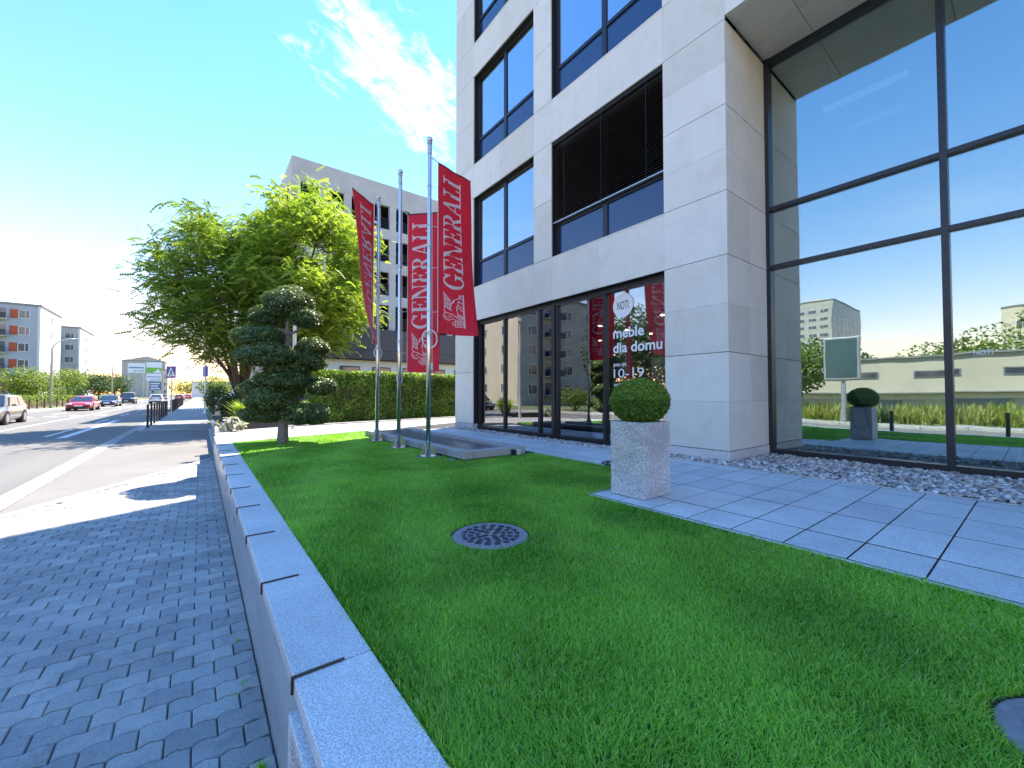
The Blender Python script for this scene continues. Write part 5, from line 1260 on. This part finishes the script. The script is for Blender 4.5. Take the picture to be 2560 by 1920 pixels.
# bushes and trees in front of the blocks
bush = [((-18.5, 60.0, 0.1), (4.2, 4.0, 3.6), 'leaf_dark', 4200, 0.30, 'broad dark green bush left of the first street lamp', 'bush'),
        ((-21.0, 64.0, 0.1), (4.2, 4.0, 3.6), 'leaf_shrub', 4000, 0.30, 'bright green bush at the left edge before the grey block', 'bush'),
        ((-16.2, 70.0, 0.1), (3.0, 3.0, 2.4), 'leaf_shrub', 2900, 0.26, 'rounded bright bush right of the first street lamp', 'bush'),
        ((-17.5, 82.0, 0.1), (3.4, 3.4, 2.5), 'leaf_shrub', 2900, 0.28, 'light green bush between the two blocks', 'bush'),
        ((-16.0, 92.0, 0.1), (2.3, 2.6, 1.5), 'leaf_dark', 1500, 0.28, 'dark bush at the foot of the pale block', 'bush'),
        ((-18.6, 102.0, 0.1), (3.8, 3.6, 3.2), 'leaf_shrub', 2900, 0.32, 'bright yellow-green bush right of the pale block', 'bush'),
        ((-25.0, 62.0, 0.1), (2.2, 2.2, 3.9), 'leaf_shrub', 2300, 0.28, 'slim light green tree cut by the left edge', 'tree'),
        ((-21.0, 128.0, 0.1), (4.6, 4.6, 4.0), 'leaf_shrub', 2300, 0.42, 'tall yellow-green tree behind the second street lamp', 'tree'),
        ((-16.5, 118.0, 0.1), (3.6, 4.0, 3.3), 'leaf_dark', 2300, 0.38, 'dense dark tree right of the second street lamp', 'tree'),
        ((-16.0, 133.0, 0.1), (3.6, 4.0, 3.4), 'leaf_dark', 2100, 0.42, 'dark rounded tree left of the billboards', 'tree'),
        ((-27.0, 150.0, 0.1), (6.0, 6.0, 4.4), 'leaf_shrub', 2100, 0.55, 'broad pale tree far behind the dark trees', 'tree'),
        ((3.5, 130.0, 0.0), (4.0, 5.0, 3.4), 'leaf_shrub', 1900, 0.5, 'light green tree at the far end of the sidewalk', 'tree'),
        ((6.5, 80.0, 0.0), (3.5, 5.0, 2.9), 'leaf_dark', 1900, 0.42, 'dark green tree beyond the cabinet, right of the sidewalk', 'tree'),
        ((-3.0, 330.0, 0.0), (14.0, 10.0, 6.0), 'leaf_shrub', 1900, 1.2, 'hazy green tree at the very end of the street', 'tree'),
        ((-26.0, 300.0, 0.0), (12.0, 10.0, 6.5), 'leaf_dark', 1700, 1.2, 'wide distant tree left of the street end', 'tree'),
        # seen only in the glass
        ((-14.6, 26.0, 0.1), (1.9, 2.6, 1.2), 'leaf_shrub', 2200, 0.18, 'round bush across the road mirrored in the shop window, left one', 'bush'),
        ((-14.8, 20.5, 0.1), (1.8, 2.4, 1.2), 'leaf_dark', 2200, 0.18, 'dark bush across the road mirrored in the shop window, middle one', 'bush'),
        ((-17.0, 20.5, 0.1), (3.6, 4.6, 5.0), 'leaf_dark', 9000, 0.32, 'leafy tree across the road mirrored in the shop window', 'tree'),
        ((-18.0, 11.0, 0.1), (2.8, 3.0, 3.4), 'leaf_shrub', 5000, 0.28, 'second leafy tree across the road, mirrored at the lettered pane', 'tree'),
        ((-60.0, 6.0, 0.1), (6.0, 7.0, 5.4), 'leaf_shrub', 6000, 0.5, 'green tree above the beige hall, mirrored left of the mullion', 'tree'),
        ((-58.0, -3.5, 0.1), (6.0, 5.0, 6.0), 'leaf_shrub', 6000, 0.5, 'green tree above the beige hall, mirrored right of the mullion', 'tree'),
        ((-60.0, 16.0, 0.1), (6.0, 6.0, 4.6), 'leaf_dark', 5000, 0.5, 'dark tree above the beige hall, mirrored near the tower', 'tree')]
for k, (loc, rad, mt, n, sz, lb, ct) in enumerate(bush): shrub('bush' if ct == 'bush' else 'leafy_tree', loc, rad, mt, n, sz, lb, ct, seed=40 + k)
st = thing('tree_stake', (-14.6, 57.5, 0.1), 'wooden stake frame round a young tree behind the grey car', 'stake frame')
for dx_, dy_ in ((-0.5, 0), (0.5, 0), (0, 0.8)): MB().tube([(-14.6 + dx_, 57.5 + dy_, 0.1), (-14.6 + dx_, 57.5 + dy_, 2.5)], 0.05, 7).build('stake', 'wood_post', st)
MB().box(-15.2, -14.0, 57.46, 57.54, 2.3, 2.42).build('crossbar', 'wood_post', st); MB().box(-15.2, -14.0, 57.46, 57.54, 1.7, 1.8).build('crossbar', 'wood_post', st)
# tall verge grass mirrored in the hall glass
rg = np.random.default_rng(77); V_, F_, T_ = [], [], []; nb = 0
for k in range(1000):
    V, F, T = grass_tuft((rg.uniform(-20, -13.2), rg.uniform(-16, 16), 0.1), 16, rg.uniform(0.6, 1.2), 0.6, rg); V_.append(V); F_.append(F + nb); T_.append(T); nb += len(V)
tag(put('verge_grass', fast_mesh('verge_grass', np.concatenate(V_), np.concatenate(F_), 'leaf_verge', np.concatenate(T_))), 'tall pale meadow grass on the verge across the road', 'grass', kind='stuff')
structure('far_pavement', MB().box(-13.1, -11.47, -40, 60, 0.0, 0.112), 'paver_sheet')

# ================================================================== CARS
def paint(name, col, met=0.3):
    m, t = mat(name); p = finish(t, col, 0.35, met); p.inputs['Coat Weight'].default_value = 1.0; p.inputs['Coat Roughness'].default_value = 0.05
paint('paint_silver', (0.24, 0.23, 0.21), 0.6); paint('paint_red', (0.36, 0.010, 0.018), 0.2); paint('paint_dark', (0.03, 0.04, 0.06), 0.5); paint('paint_black', (0.02, 0.022, 0.028), 0.4); paint('paint_white', (0.72, 0.72, 0.72), 0.1); paint('paint_brick', (0.42, 0.09, 0.05), 0.2); paint('paint_blue', (0.10, 0.16, 0.28), 0.4)
plain('tyre', (0.02, 0.02, 0.021), 0.8, vary=0.1); plain('car_glass', (0.025, 0.035, 0.045), 0.04, vary=0.1, spec=1.0); plain('lamp_clear', (0.75, 0.76, 0.78), 0.12, vary=0.05, spec=1.0); plain('lamp_red', (0.45, 0.02, 0.02), 0.2, vary=0.05); plain('trim_black', (0.015, 0.015, 0.016), 0.5, vary=0.05)
def car(label, loc, rz, pt, L_, Wd, H, kind, group='cars on the road', grille=True):
    """front of the car at local -y"""
    r_ = thing('car', (0, 0, 0), label, 'car', group); hw = Wd / 2
    if kind == 'hatch': prof = [(-.5, .58), (-.47, .70), (-.30, .88), (-.24, .93), (.42, .98), (.48, .92), (.5, .62)]; cab = [(-.26, .92), (-.10, H - .05), (.05, H), (.34, H - .05), (.485, .96)]
    elif kind == 'suv': prof = [(-.5, .62), (-.48, .88), (-.28, 1.05), (-.22, 1.08), (.44, 1.10), (.49, 1.02), (.5, .7)]; cab = [(-.24, 1.06), (-.11, H - .04), (.05, H), (.38, H - .05), (.48, 1.08)]
    else: prof = [(-.5, .50), (-.48, .66), (-.28, .82), (-.20, .86), (.34, .90), (.47, .88), (.5, .58)]; cab = [(-.22, .86), (-.04, H - .05), (.07, H), (.20, H - .05), (.37, .90)]
    ns = 22; S = [-.5 + k / (ns - 1) for k in range(ns)]
    def itp(pr, s):
        for (a, za), (b, zb) in zip(pr[:-1], pr[1:]):
            if a <= s <= b: return za + (zb - za) * (s - a) / (b - a)
        return pr[-1][1] if s > pr[-1][0] else pr[0][1]
    body = MB(); rows = []
    for s in S:
        e = abs(s) * 2; tp_ = 1 - 0.16 * max(0, (e - 0.72) / 0.28) ** 2; w = hw * tp_; zt = itp(prof, s); zb = 0.22 + 0.05 * max(0, (e - .8) / .2)
        half = [(0, zt + .025), (.55 * w, zt + .015), (.86 * w, zt - .02), (.97 * w, zt - .12), (w, (zt + zb) / 2 + .05), (.985 * w, zb + .16), (.95 * w, zb)]
        yo = s * L_
        rows.append([(-x, yo, z) for x, z in half[::-1]] + [(x, yo, z) for x, z in half[1:]])
    m_ = len(rows[0]); body.v = [p for r in rows for p in r]
    for i in range(ns - 1):
        for k in range(m_ - 1): a = i * m_ + k; body.f.append((a, a + 1, a + m_ + 1, a + m_))
        body.f.append((i * m_, (i + 1) * m_, (i + 1) * m_ + m_ - 1, i * m_ + m_ - 1))
    body.f.append(tuple(range(m_))); body.f.append(tuple(range((ns - 1) * m_, ns * m_)))
    bo = body.build('body', pt, r_, smooth=True)
    cbm = MB(); rows = []
    belt = cab[0][1]
    roof = [(cab[1][0] * L_, cab[1][1]), (cab[2][0] * L_, cab[2][1]), (cab[3][0] * L_, cab[3][1])]
    f0, f1 = cab[0][0] * L_, cab[4][0] * L_; wb = hw * .93; wr = hw * .76; zb = belt - .06
    stn = [(f0, zb, zb + .02, wb, wb * .97), (roof[0][0], zb, roof[0][1], wb, wr), (roof[1][0], zb, roof[1][1], wb, wr), (roof[2][0], zb, roof[2][1], wb, wr * .98), (f1, zb, cab[4][1] - .02, wb * .97, wb * .92)]
    for y, z0, z1, w0, w1 in stn: rows.append([(-w0, y, z0), (-w1, y, z1 - .02), (-w1 * .82, y, z1 + .015), (0, y, z1 + .03), (w1 * .82, y, z1 + .015), (w1, y, z1 - .02), (w0, y, z0)])
    cbm.v = [p for r in rows for p in r]
    for i in range(4):
        for k in range(6): a = i * 7 + k; cbm.f.append((a, a + 1, a + 8, a + 7))
    cbm.f += [tuple(range(7)), tuple(range(28, 35))]
    cbm.build('cabin', pt, r_, smooth=False)
    def lerp(a, b, t_): return tuple(a[i] + (b[i] - a[i]) * t_ for i in range(3))
    def pane(nm, c4, off, ins=(.06, .10), lift=.012):
        c4 = [Vector(c) for c in c4]; nn = (c4[1] - c4[0]).cross(c4[3] - c4[0]).normalized(); ctr = sum(c4, Vector()) / 4
        if nn.dot(Vector(off)) < 0: nn = -nn
        pts = [c + (ctr - c) * ins[0] + nn * lift for c in c4]; MB().prism(pts, nn * .006).build(nm, 'car_glass', r_)
    # windscreen, rear window, side windows
    pane('windscreen', [(-wb * .93, f0 + .03, zb + .05), (wb * .93, f0 + .03, zb + .05), (wr * .93, roof[0][0], roof[0][1] - .02), (-wr * .93, roof[0][0], roof[0][1] - .02)], (0, -1, .5), (.05,), .03)
    pane('rear_window', [(-wb * .90, f1 - .02, cab[4][1] - .01), (wb * .90, f1 - .02, cab[4][1] - .01), (wr * .9, roof[2][0] + .03, roof[2][1] - .03), (-wr * .9, roof[2][0] + .03, roof[2][1] - .03)], (0, 1, .5), (.08,), .03)
    for sx in (-1, 1):
        ya = f0 + (roof[0][0] - f0) * .35; yb = (roof[1][0] + roof[2][0]) / 2 - .15; yc = roof[2][0] + (f1 - roof[2][0]) * (.35 if kind != 'hatch' else .3)
        zl = belt + .0; zh = roof[1][1] - .08
        wl = wb * .985; wh = wr * 1.05
        pane('side_window', [(sx * wl, ya + .05, zl), (sx * wl, yb - .03, zl), (sx * wh, yb - .03, zh), (sx * wh, roof[0][0] + .06, zh - .02)], (sx, 0, .3), (.04,))
        pane('side_window', [(sx * wl, yb + .03, zl), (sx * wl, yc, zl), (sx * wh, roof[2][0] - .04, zh - .02), (sx * wh, yb + .03, zh)], (sx, 0, .3), (.05,))
        MB().obox((sx * (hw + .07), ya + .22, belt + .06), (1, 0, 0), (0, 1, 0), (0, 0, 1), .09, .05, .06).build('mirror', pt, r_, bevel=.02, seg=1)
        lf = MB().obox((sx * hw * .70, -L_ / 2 + .07, prof[1][1] - .02), (1, 0.25 * sx, 0), (-.25 * sx, 1, 0), (0, 0, 1), .17, .07, .065).build('headlight', 'lamp_clear', r_, bevel=.02, seg=1)
        MB().obox((sx * hw * .72, L_ / 2 - .06, prof[-2][1] - .05), (1, -.2 * sx, 0), (.2 * sx, 1, 0), (0, 0, 1), .15, .07, .08).build('tail_light', 'lamp_red', r_, bevel=.02, seg=1)
        for yw in (-L_ * .31, L_ * .30):
            rw_ = .33 if kind != 'suv' else .37
            MB().tube([(sx * (hw - .25), yw, rw_), (sx * (hw + .005), yw, rw_)], rw_ + .06, 20).build('wheel_arch', 'trim_black', r_)
            wo_ = MB().tube([(sx * (hw - .22), yw, rw_), (sx * (hw + .02), yw, rw_)], rw_, 20).build('tyre', 'tyre', r_)
            rim = MB().tube([(sx * (hw + .015), yw, rw_), (sx * (hw + .028), yw, rw_)], rw_ * .64, 16)
            rim.build('rim', 'galvanised', wo_)
    MB().box(-hw * .62, hw * .62, -L_ / 2 - .02, -L_ / 2 + .05, .26, .42).build('lower_grille', 'trim_black', r_)
    if grille: MB().box(-hw * .36, hw * .36, -L_ / 2 - .012, -L_ / 2 + .05, .50, .62).build('grille', 'trim_black', r_)
    MB().box(-.26, .26, -L_ / 2 - .035, -L_ / 2 - .02, .43, .53).build('number_plate', 'vinyl_white', r_); MB().box(-.26, .26, L_ / 2 + .002, L_ / 2 + .02, .62, .73).build('number_plate', 'vinyl_white', r_)
    MB().box(-hw * .8, hw * .8, L_ / 2 - .05, L_ / 2 + .012, .26, .42).build('rear_bumper_trim', 'trim_black', r_)
    MB().box(-hw * .82, hw * .82, -L_ / 2 + .3, L_ / 2 - .3, .17, .25).build('underbody', 'trim_black', r_)
    r_.location = loc; r_.rotation_euler = (0, 0, rz)
    return r_
car('silver grey hatchback at the left edge of the road', (-8.55, 33.0, 0), 0.0, 'paint_silver', 4.2, 1.76, 1.52, 'hatch', grille=False)
car('red coupe driving towards the camera past the wooden posts', (-8.75, 55.6, 0), 0.0, 'paint_red', 4.5, 1.76, 1.36, 'sedan', grille=False)
car('dark blue saloon following right behind the red coupe', (-8.95, 71.2, 0), 0.0, 'paint_dark', 4.6, 1.82, 1.42, 'sedan')
car('black off-road car behind the dark saloon', (-9.1, 89.0, 0), 0.0, 'paint_black', 4.4, 1.86, 1.78, 'suv')
car('white hatchback driving away beside the centre line', (-5.6, 89.0, 0), math.pi, 'paint_white', 4.2, 1.8, 1.50, 'hatch')
far = [('brick red car far down the road, nearest of the distant traffic', (-3.9, 128, 0), 'paint_brick', 'hatch'), ('white car far down the road behind the brick red one', (-4.1, 141, 0), 'paint_white', 'hatch'), ('small distant red car right of the white one', (-2.9, 158, 0), 'paint_red', 'sedan'),
       ('dark distant car near the end of the street', (-8.2, 150, 0), 'paint_dark', 'sedan'), ('pale distant car by the far crossing', (-5.6, 176, 0), 'paint_silver', 'sedan'), ('distant blue car at the street end', (-3.2, 195, 0), 'paint_blue', 'hatch')]
for lb, loc, pt, kd in far: car(lb, loc, math.pi if loc[0] > -6 else 0, pt, 4.3, 1.78, 1.48, kd, 'distant cars')

# ================================================================== HOUSES
plain('render_blue', (0.36, 0.40, 0.44), 0.85, vary=0.06, scale=0.6); plain('render_white', (0.66, 0.65, 0.63), 0.85, vary=0.05, scale=0.5); plain('render_beige', (0.60, 0.53, 0.41), 0.85, vary=0.10, scale=0.5); plain('render_old', (0.37, 0.37, 0.34), 0.85, vary=0.18, scale=0.7); plain('roof_edge', (0.20, 0.21, 0.22), 0.7, vary=0.1)
plain('panel_orange', (0.40, 0.085, 0.03), 0.7, vary=0.1); plain('panel_blue', (0.04, 0.11, 0.35), 0.7, vary=0.1); plain('balcony_dark', (0.06, 0.06, 0.065), 0.7, vary=0.1); plain('window_white', (0.70, 0.70, 0.70), 0.5, vary=0.03); plain('hall_beige', (0.46, 0.42, 0.33), 0.85, vary=0.10, scale=0.4); plain('teal_glass', (0.05, 0.10, 0.11), 0.25, vary=0.25, scale=0.4)
WMESH = {}
def wmesh(ax, w, h, name, material):
    k = (ax, w, h, name, material)
    if k not in WMESH:
        if name == 'window':
            q = MB(); t_ = 0.07
            R_ = ((-w / 2, w / 2, -h / 2, -h / 2 + t_), (-w / 2, w / 2, h / 2 - t_, h / 2), (-w / 2, -w / 2 + t_, -h / 2 + t_, h / 2 - t_), (w / 2 - t_, w / 2, -h / 2 + t_, h / 2 - t_), (w * .12 - .03, w * .12 + .03, -h / 2 + t_, h / 2 - t_))
            for a, b, c_, d_ in R_: q.box(a, b, -.05, .02, c_, d_) if ax == 'y' else q.box(-.02, .05, a, b, c_, d_)
        else: q = MB().box(-w / 2 + .05, w / 2 - .05, -.02, 0, -h / 2 + .05, h / 2 - .05) if ax == 'y' else MB().box(0, .02, -w / 2 + .05, w / 2 - .05, -h / 2 + .05, h / 2 - .05)
        WMESH[k] = q.mesh(name, material)
    return WMESH[k]
def add_win(root, ax, p, w, h):
    o = put('window', wmesh(ax, w, h, 'window', 'window_white'), root); o.location = Vector(p) - ORG[root]
    g = put('pane', wmesh(ax, w, h, 'pane', 'far_glass'), o)
    return o
def block(label, x0, x1, y0, y1, h, floors, mats, wins_y, wins_x, z0=1.9, fh=2.75, balc=(), bal_mat='balcony_dark', panels=(), name='apartment_block'):
    r_ = thing(name, ((x0 + x1) / 2, (y0 + y1) / 2, 0), label, 'building')
    MB().box(x0, x1 - 0.3, y0, y1, -0.1, h).build('wall', mats[0], r_); MB().box(x1 - 0.297, x1, y0 - 0.01, y1 + 0.01, -0.1, h).build('gable_wall', mats[1], r_)
    MB().box(x0 - .15, x1 + .15, y0 - .15, y1 + .15, h + .002, h + 0.28).build('roof', 'roof_edge', r_)
    for f in range(floors):
        z = z0 + f * fh
        for x, w in wins_y: add_win(r_, 'y', (x, y0 - 0.001, z + .75), w, 1.4)
        for y, w in wins_x: add_win(r_, 'x', (x1 + 0.001, y, z + .75), w, 1.3)
        for x, w in balc:
            b = MB().box(x - w / 2, x + w / 2, y0 - 1.1, y0 - .003, z - .35, z - .22).build('balcony', 'concrete', r_)
            MB().box(x - w / 2, x + w / 2, y0 - 1.12, y0 - 1.06, z - .22, z + .75).build('railing', bal_mat, b)
            MB().box(x - w / 2 + .3, x + w / 2 - .3, y0 - .03, y0 - .004, z - .2, z + 1.6).build('balcony_door', 'far_glass', r_)
        for x, w, mt in panels: MB().box(x - w / 2, x + w / 2, y0 - .06, y0 - .002, z + .02, z + 1.5).build('panel', mt, r_)
    return r_
b1 = block('blue-grey apartment block with orange panels and white gable', -60, -22, 105, 118, 16.6, 5, ('render_blue', 'render_white'), [(-23.85, 1.3), (-33, 1.3), (-44, 2.6)], [(111.5, 1.6)], z0=3.1, fh=2.8, balc=[(-26.8, 2.4), (-36, 2.4), (-50, 3.6)], panels=[(-25.0, 0.9, 'panel_orange'), (-34.3, 0.9, 'panel_orange')])
for xx, hh in ((-33, 2.6), (-30.5, 3.0), (-29.9, 3.0)): MB().box(xx - .07, xx + .07, 110, 110.14, 16.9, 16.9 + hh).build('antenna', 'galvanised', b1)
block('weathered apartment block with pale sunlit gable, behind the blue-grey one', -60, -22.3, 136, 151, 16.8, 5, ('render_old', 'render_white'), [(-24.0, 1.5), (-38, 3)], [(142.6, 1.5)], z0=3.1, fh=2.8, balc=[(-26.2, 2.0), (-45, 3.0)])
block('beige apartment block across the road, mirrored in the shop window', -40, -22, 43.7, 57, 15.5, 5, ('render_old', 'render_beige'), [(-24.5, 1.6), (-31.5, 1.8), (-36, 1.6)], [(46.8, 1.4), (52.0, 1.4)], z0=1.6, balc=[(-28.2, 3.2)])
tw_ = block('tall glassy tower block, mirrored at the left of the hall glass', -190, -157, 43.8, 62, 34.5, 11, ('teal_glass', 'render_old'), [(-160 - 4.2 * k, 3.2) for k in range(6)], [(46 + 3.6 * k, 2.6) for k in range(5)], z0=1.8, fh=2.85, name='tower_block')
MB().box(-180, -172, 50, 56, 34.8, 38).build('lift_housing', 'render_beige', tw_)
block('sunlit yellow block, mirrored at the right edge of the hall glass', -150, -120, -40, 5.0, 19.8, 6, ('render_old', 'render_beige'), [(-124, 2.0)], [(2 - 4.5 * k, 2.0) for k in range(9)], z0=1.8)
# long beige hall across the street
hl = thing('long_hall', (-40, 0, 0), 'long low beige hall with narrow windows, mirrored in the hall glass', 'building')
MB().box(-48, -35, -60, 30, -0.1, 4.9).build('wall', 'hall_beige', hl); MB().box(-48.2, -34.8, -60.2, 30.2, 4.905, 5.05).build('roof', 'roof_edge', hl)
MB().box(-34.99, -34.2, -60, 30, 1.75, 1.85).build('canopy', 'roof_edge', hl); MB().box(-34.995, -34.97, -60, 30, 1.25, 1.70).build('white_band', 'white_render', hl)
for y in (-40, -34, -28, -22, -16, -10.5, -5.0, 0.4, 5.6, 10.8, 13.7, 20, 25):
    w = MB().box(-34.98, -34.93, y - 1.5, y + 1.5, 3.15, 3.75).build('window', 'roof_edge', hl); MB().box(-34.935, -34.915, y - 1.4, y + 1.4, 3.22, 3.68).build('pane', 'far_glass', w)
for y in (-20, -8, 3.0, 9.5): MB().box(-34.97, -34.94, y - 1.6, y + 1.6, 0.2, 1.2).build('shutter', 'roof_edge', hl)
# light-box advert on a post, far verge
ad = thing('advert_box', (-12.4, 6.6, 0.1), 'glass advert box on a white post, mirrored in the hall glass', 'advert box')
MB().lathe((-12.4, 6.6, 0.1), [(0.13, 0), (0.11, 2.0), (0.08, 2.3)], 14).build('post', 'galvanised', ad); MB().box(-12.62, -12.18, 5.85, 7.35, 2.4, 4.65).build('case', 'galvanised', ad, bevel=0.03, seg=1); MB().box(-12.178, -12.165, 5.95, 7.25, 2.5, 4.55).build('poster', 'teal_glass', ad)
# billboards and the building behind them, far left
bbld = block('dull brown gabled building far down the road behind the billboards', -29, -13.5, 260, 276, 17.0, 1, ('render_old', 'render_old'), [(-18, 1.5)], [(268, 1.5)])
MB().prism([(-29, 259.9, 17.3), (-13.5, 259.9, 17.3), (-20.2, 259.9, 19.6)], (0, 14, 0)).build('gable_roof', 'render_old', bbld)
plain('bill_white', (0.66, 0.72, 0.78), 0.5, vary=0.03); plain('bill_green', (0.16, 0.42, 0.06), 0.5, vary=0.05); plain('bill_blue', (0.05, 0.10, 0.26), 0.5, vary=0.05)
def billboard(label, x0, x1, y, z0, z1, kind):
    r_ = thing('billboard', ((x0 + x1) / 2, y, 0), label, 'billboard', 'billboards down the road')
    b = MB().box(x0, x1, y, y + .2, z0, z1).build('board', 'bill_white' if kind != 'blue' else 'bill_blue', r_)
    w = x1 - x0; h = z1 - z0
    if kind == 'text':
        text_mb('541 70 00', w * .62, h * .2, lambda x, z: (x0 + w * .33 + x, y - .02, z0 + h * .10 + z)).build('lettering', 'bill_blue', b)
        for k in range(14): MB().box(x0 + w * (.06 + .064 * k), x0 + w * (.06 + .064 * k) + w * .05, y - .03, y - .01, z0 + h * .48, z0 + h * .60).build('print', 'bill_blue', b)
    if kind == 'green':
        MB().box(x0, x1, y - .03, y - .01, z0, z0 + h * .48).build('print', 'bill_green', b)
        MB().poly([(x0 + w * .45, y - .04, z0), (x1, y - .04, z0), (x0 + w * .78, y - .04, z0 + h * .36)]).build('print', 'bill_white', b)
    if kind == 'blue':
        for k in range(3): MB().box(x0 + w * .08, x1 - w * (.1 + .15 * (k % 2)), y - .03, y - .01, z0 + h * (.12 + .3 * k), z0 + h * (.26 + .3 * k)).build('print', 'bill_white', b)
    for xx in (x0 + .3, x1 - .3): MB().box(xx - .12, xx + .12, y + .201, y + .4, -0.04, z1).build('leg', 'galvanised', r_)
billboard('pale blue billboard with a phone number, left of three', -20.7, -16.1, 200, 9.2, 12.7, 'text')
billboard('green and white billboard beside the phone number board', -15.7, -11.5, 200, 9.4, 13.3, 'green')
billboard('smaller phone number billboard under the green one', -15.7, -11.5, 199.5, 6.5, 9.0, 'text')
billboard('dark blue lattice sign lowest of the roadside boards', -14.6, -11.5, 199, 3.0, 6.0, 'blue')
pb = thing('pylon', (-11.0, 205, 0), 'cream and orange narrow building edge right of the billboards', 'building')
MB().box(-11.4, -9.9, 205, 213, -0.1, 10.6).build('wall', 'render_beige', pb); MB().box(-11.45, -9.85, 204.9, 213.1, 10.61, 10.9).build('roof', 'panel_orange', pb)
for k in range(3): add_win(pb, 'y', (-10.6, 204.999, 2.4 + 2.9 * k), 0.9, 1.3)
fs = thing('low_shop', (4, 215, 0), 'low white commercial building at the far end of the street', 'building')
MB().box(-3, 16, 240, 252, -0.1, 7.0).build('wall', 'render_white', fs); MB().box(-3.2, 16.2, 239.8, 252.2, 7.01, 7.4).build('roof', 'roof_edge', fs)
for k in range(6): add_win(fs, 'y', (-1 + 2.8 * k, 239.999, 4.6), 1.8, 1.4)
cw_ = thing('corner_house', (9, 62, 0), 'pale house with grey roof glimpsed behind the dark tree', 'building')
MB().box(4.5, 14, 62, 72, -0.1, 5.6).build('wall', 'render_white', cw_); MB().prism([(4.2, 61.8, 5.62), (14.3, 61.8, 5.62), (9.2, 61.8, 8.4)], (0, 10.6, 0)).build('roof', 'roof_edge', cw_)
for k in range(3): add_win(cw_, 'y', (6.2 + 2.8 * k, 61.999, 3.0), 1.4, 1.5)

# ================================================================== PARKING GARAGE
GY = 35.4
gr = thing('parking_garage', (14, GY, 0), 'tall bare concrete parking garage behind the tree and flagpoles', 'building')
GX0, GX1 = 5.43, 24.5
MB().box(GX0, GX1, GY, GY + 0.35, 18.3, 20.2).build('parapet', 'concrete', gr)
MB().box(GX0, GX0 + 0.35, GY + 0.353, GY + 24, 18.3, 20.2).build('parapet', 'concrete', gr)
ops = [(16.2, 18.3), (13.25, 15.33), (10.3, 12.36), (7.35, 9.4)]
for (a, b), (a2, b2) in zip(ops, ops[1:]): MB().box(GX0 + .6, GX1, GY + .02, GY + 0.33, b2 + .002, a - .002).build('spandrel', 'concrete', gr)
xs = [6.07 + 1.947 * k for k in range(10)]
MB().box(GX0, 6.07, GY + .003, GY + 0.35, 7.22, 18.298).build('pier', 'concrete', gr)
for x in xs: MB().box(x + 1.35, x + 1.947, GY + .005, GY + .34, 7.22, 18.298).build('column', 'concrete', gr)
for (a, b) in ops:
    for k in range(5): MB().box(GX0 + .01, GX0 + .34, GY + .36 + 4.7 * k, GY + 1.2 + 4.7 * k, a, b).build('column', 'concrete', gr)
    MB().box(GX0 + .02, GX0 + .33, GY + .36, GY + 24, a - .9, a - .002).build('spandrel', 'concrete', gr)
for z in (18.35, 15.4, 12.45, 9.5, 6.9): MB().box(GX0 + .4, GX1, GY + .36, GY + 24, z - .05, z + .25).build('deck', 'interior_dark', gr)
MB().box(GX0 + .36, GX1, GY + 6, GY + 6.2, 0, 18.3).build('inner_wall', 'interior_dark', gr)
rail = MB()
for k in range(5): rail.box(0, 1.35, 0, .03, .15 + .2 * k, .19 + .2 * k)
rail.box(0, .04, -.02, 0.05, 0, 1.1).box(1.31, 1.35, -.02, .05, 0, 1.1)
rme = rail.mesh('railing', 'dark_panel')
lme = MB().box(0.2, 1.15, 0, .12, 0, .06).mesh('ceiling_light', 'vinyl_white')
for x in xs:
    for (a, b) in ops:
        o = put('railing', rme, gr); o.location = Vector((x, GY + .12, a)) - ORG[gr]
        o = put('ceiling_light', lme, gr); o.location = Vector((x, GY + 2.5, b - 0.25)) - ORG[gr]
for k, x in enumerate([8.0 + 1.45 * k for k in range(11)]):
    for z0, z1 in ((5.31, 7.19), (4.5, 5.30)): MB().box(x + .008, x + 1.442, GY - .25, GY - .2, z0 + .006, z1 - .006).build('fascia_panel', 'dark_panel', gr)
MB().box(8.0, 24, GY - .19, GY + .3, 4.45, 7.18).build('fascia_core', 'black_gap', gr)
MB().box(8.0, 24, GY + .2, GY + .3, -0.05, 4.44).build('shop_wall', 'white_render', gr)
for x in (9.2, 11.9, 14.6, 17.3, 20.0):
    w = MB().box(x, x + 1.6, GY + .12, GY + .198, 1.2, 3.9).build('shop_window', 'dark_frame', gr); MB().box(x + .08, x + 1.52, GY + .1, GY + .119, 1.3, 3.8).build('pane', 'far_glass', w)
ys_ = thing('round_sign', (11.2, GY - .3, 16.5), 'round yellow and orange sign on the garage, partly hidden by the far banner', 'sign')
plain('sign_yellow', (0.75, 0.48, 0.05), 0.5, vary=0.05)
MB().lathe((0, 0, 0), [(0.75, 0), (0.75, 0.06)], 28).build('disc', 'sign_yellow', ys_); 
for ch in ys_.children: ch.rotation_euler = (R(90), 0, 0); ch.location = (0.7, 0.15, 0)
MB().box(11.5, 12.3, GY - .24, GY + .01, 16.4, 16.6).build('bracket', 'galvanised', ys_)
print('objects', len(bpy.data.objects))
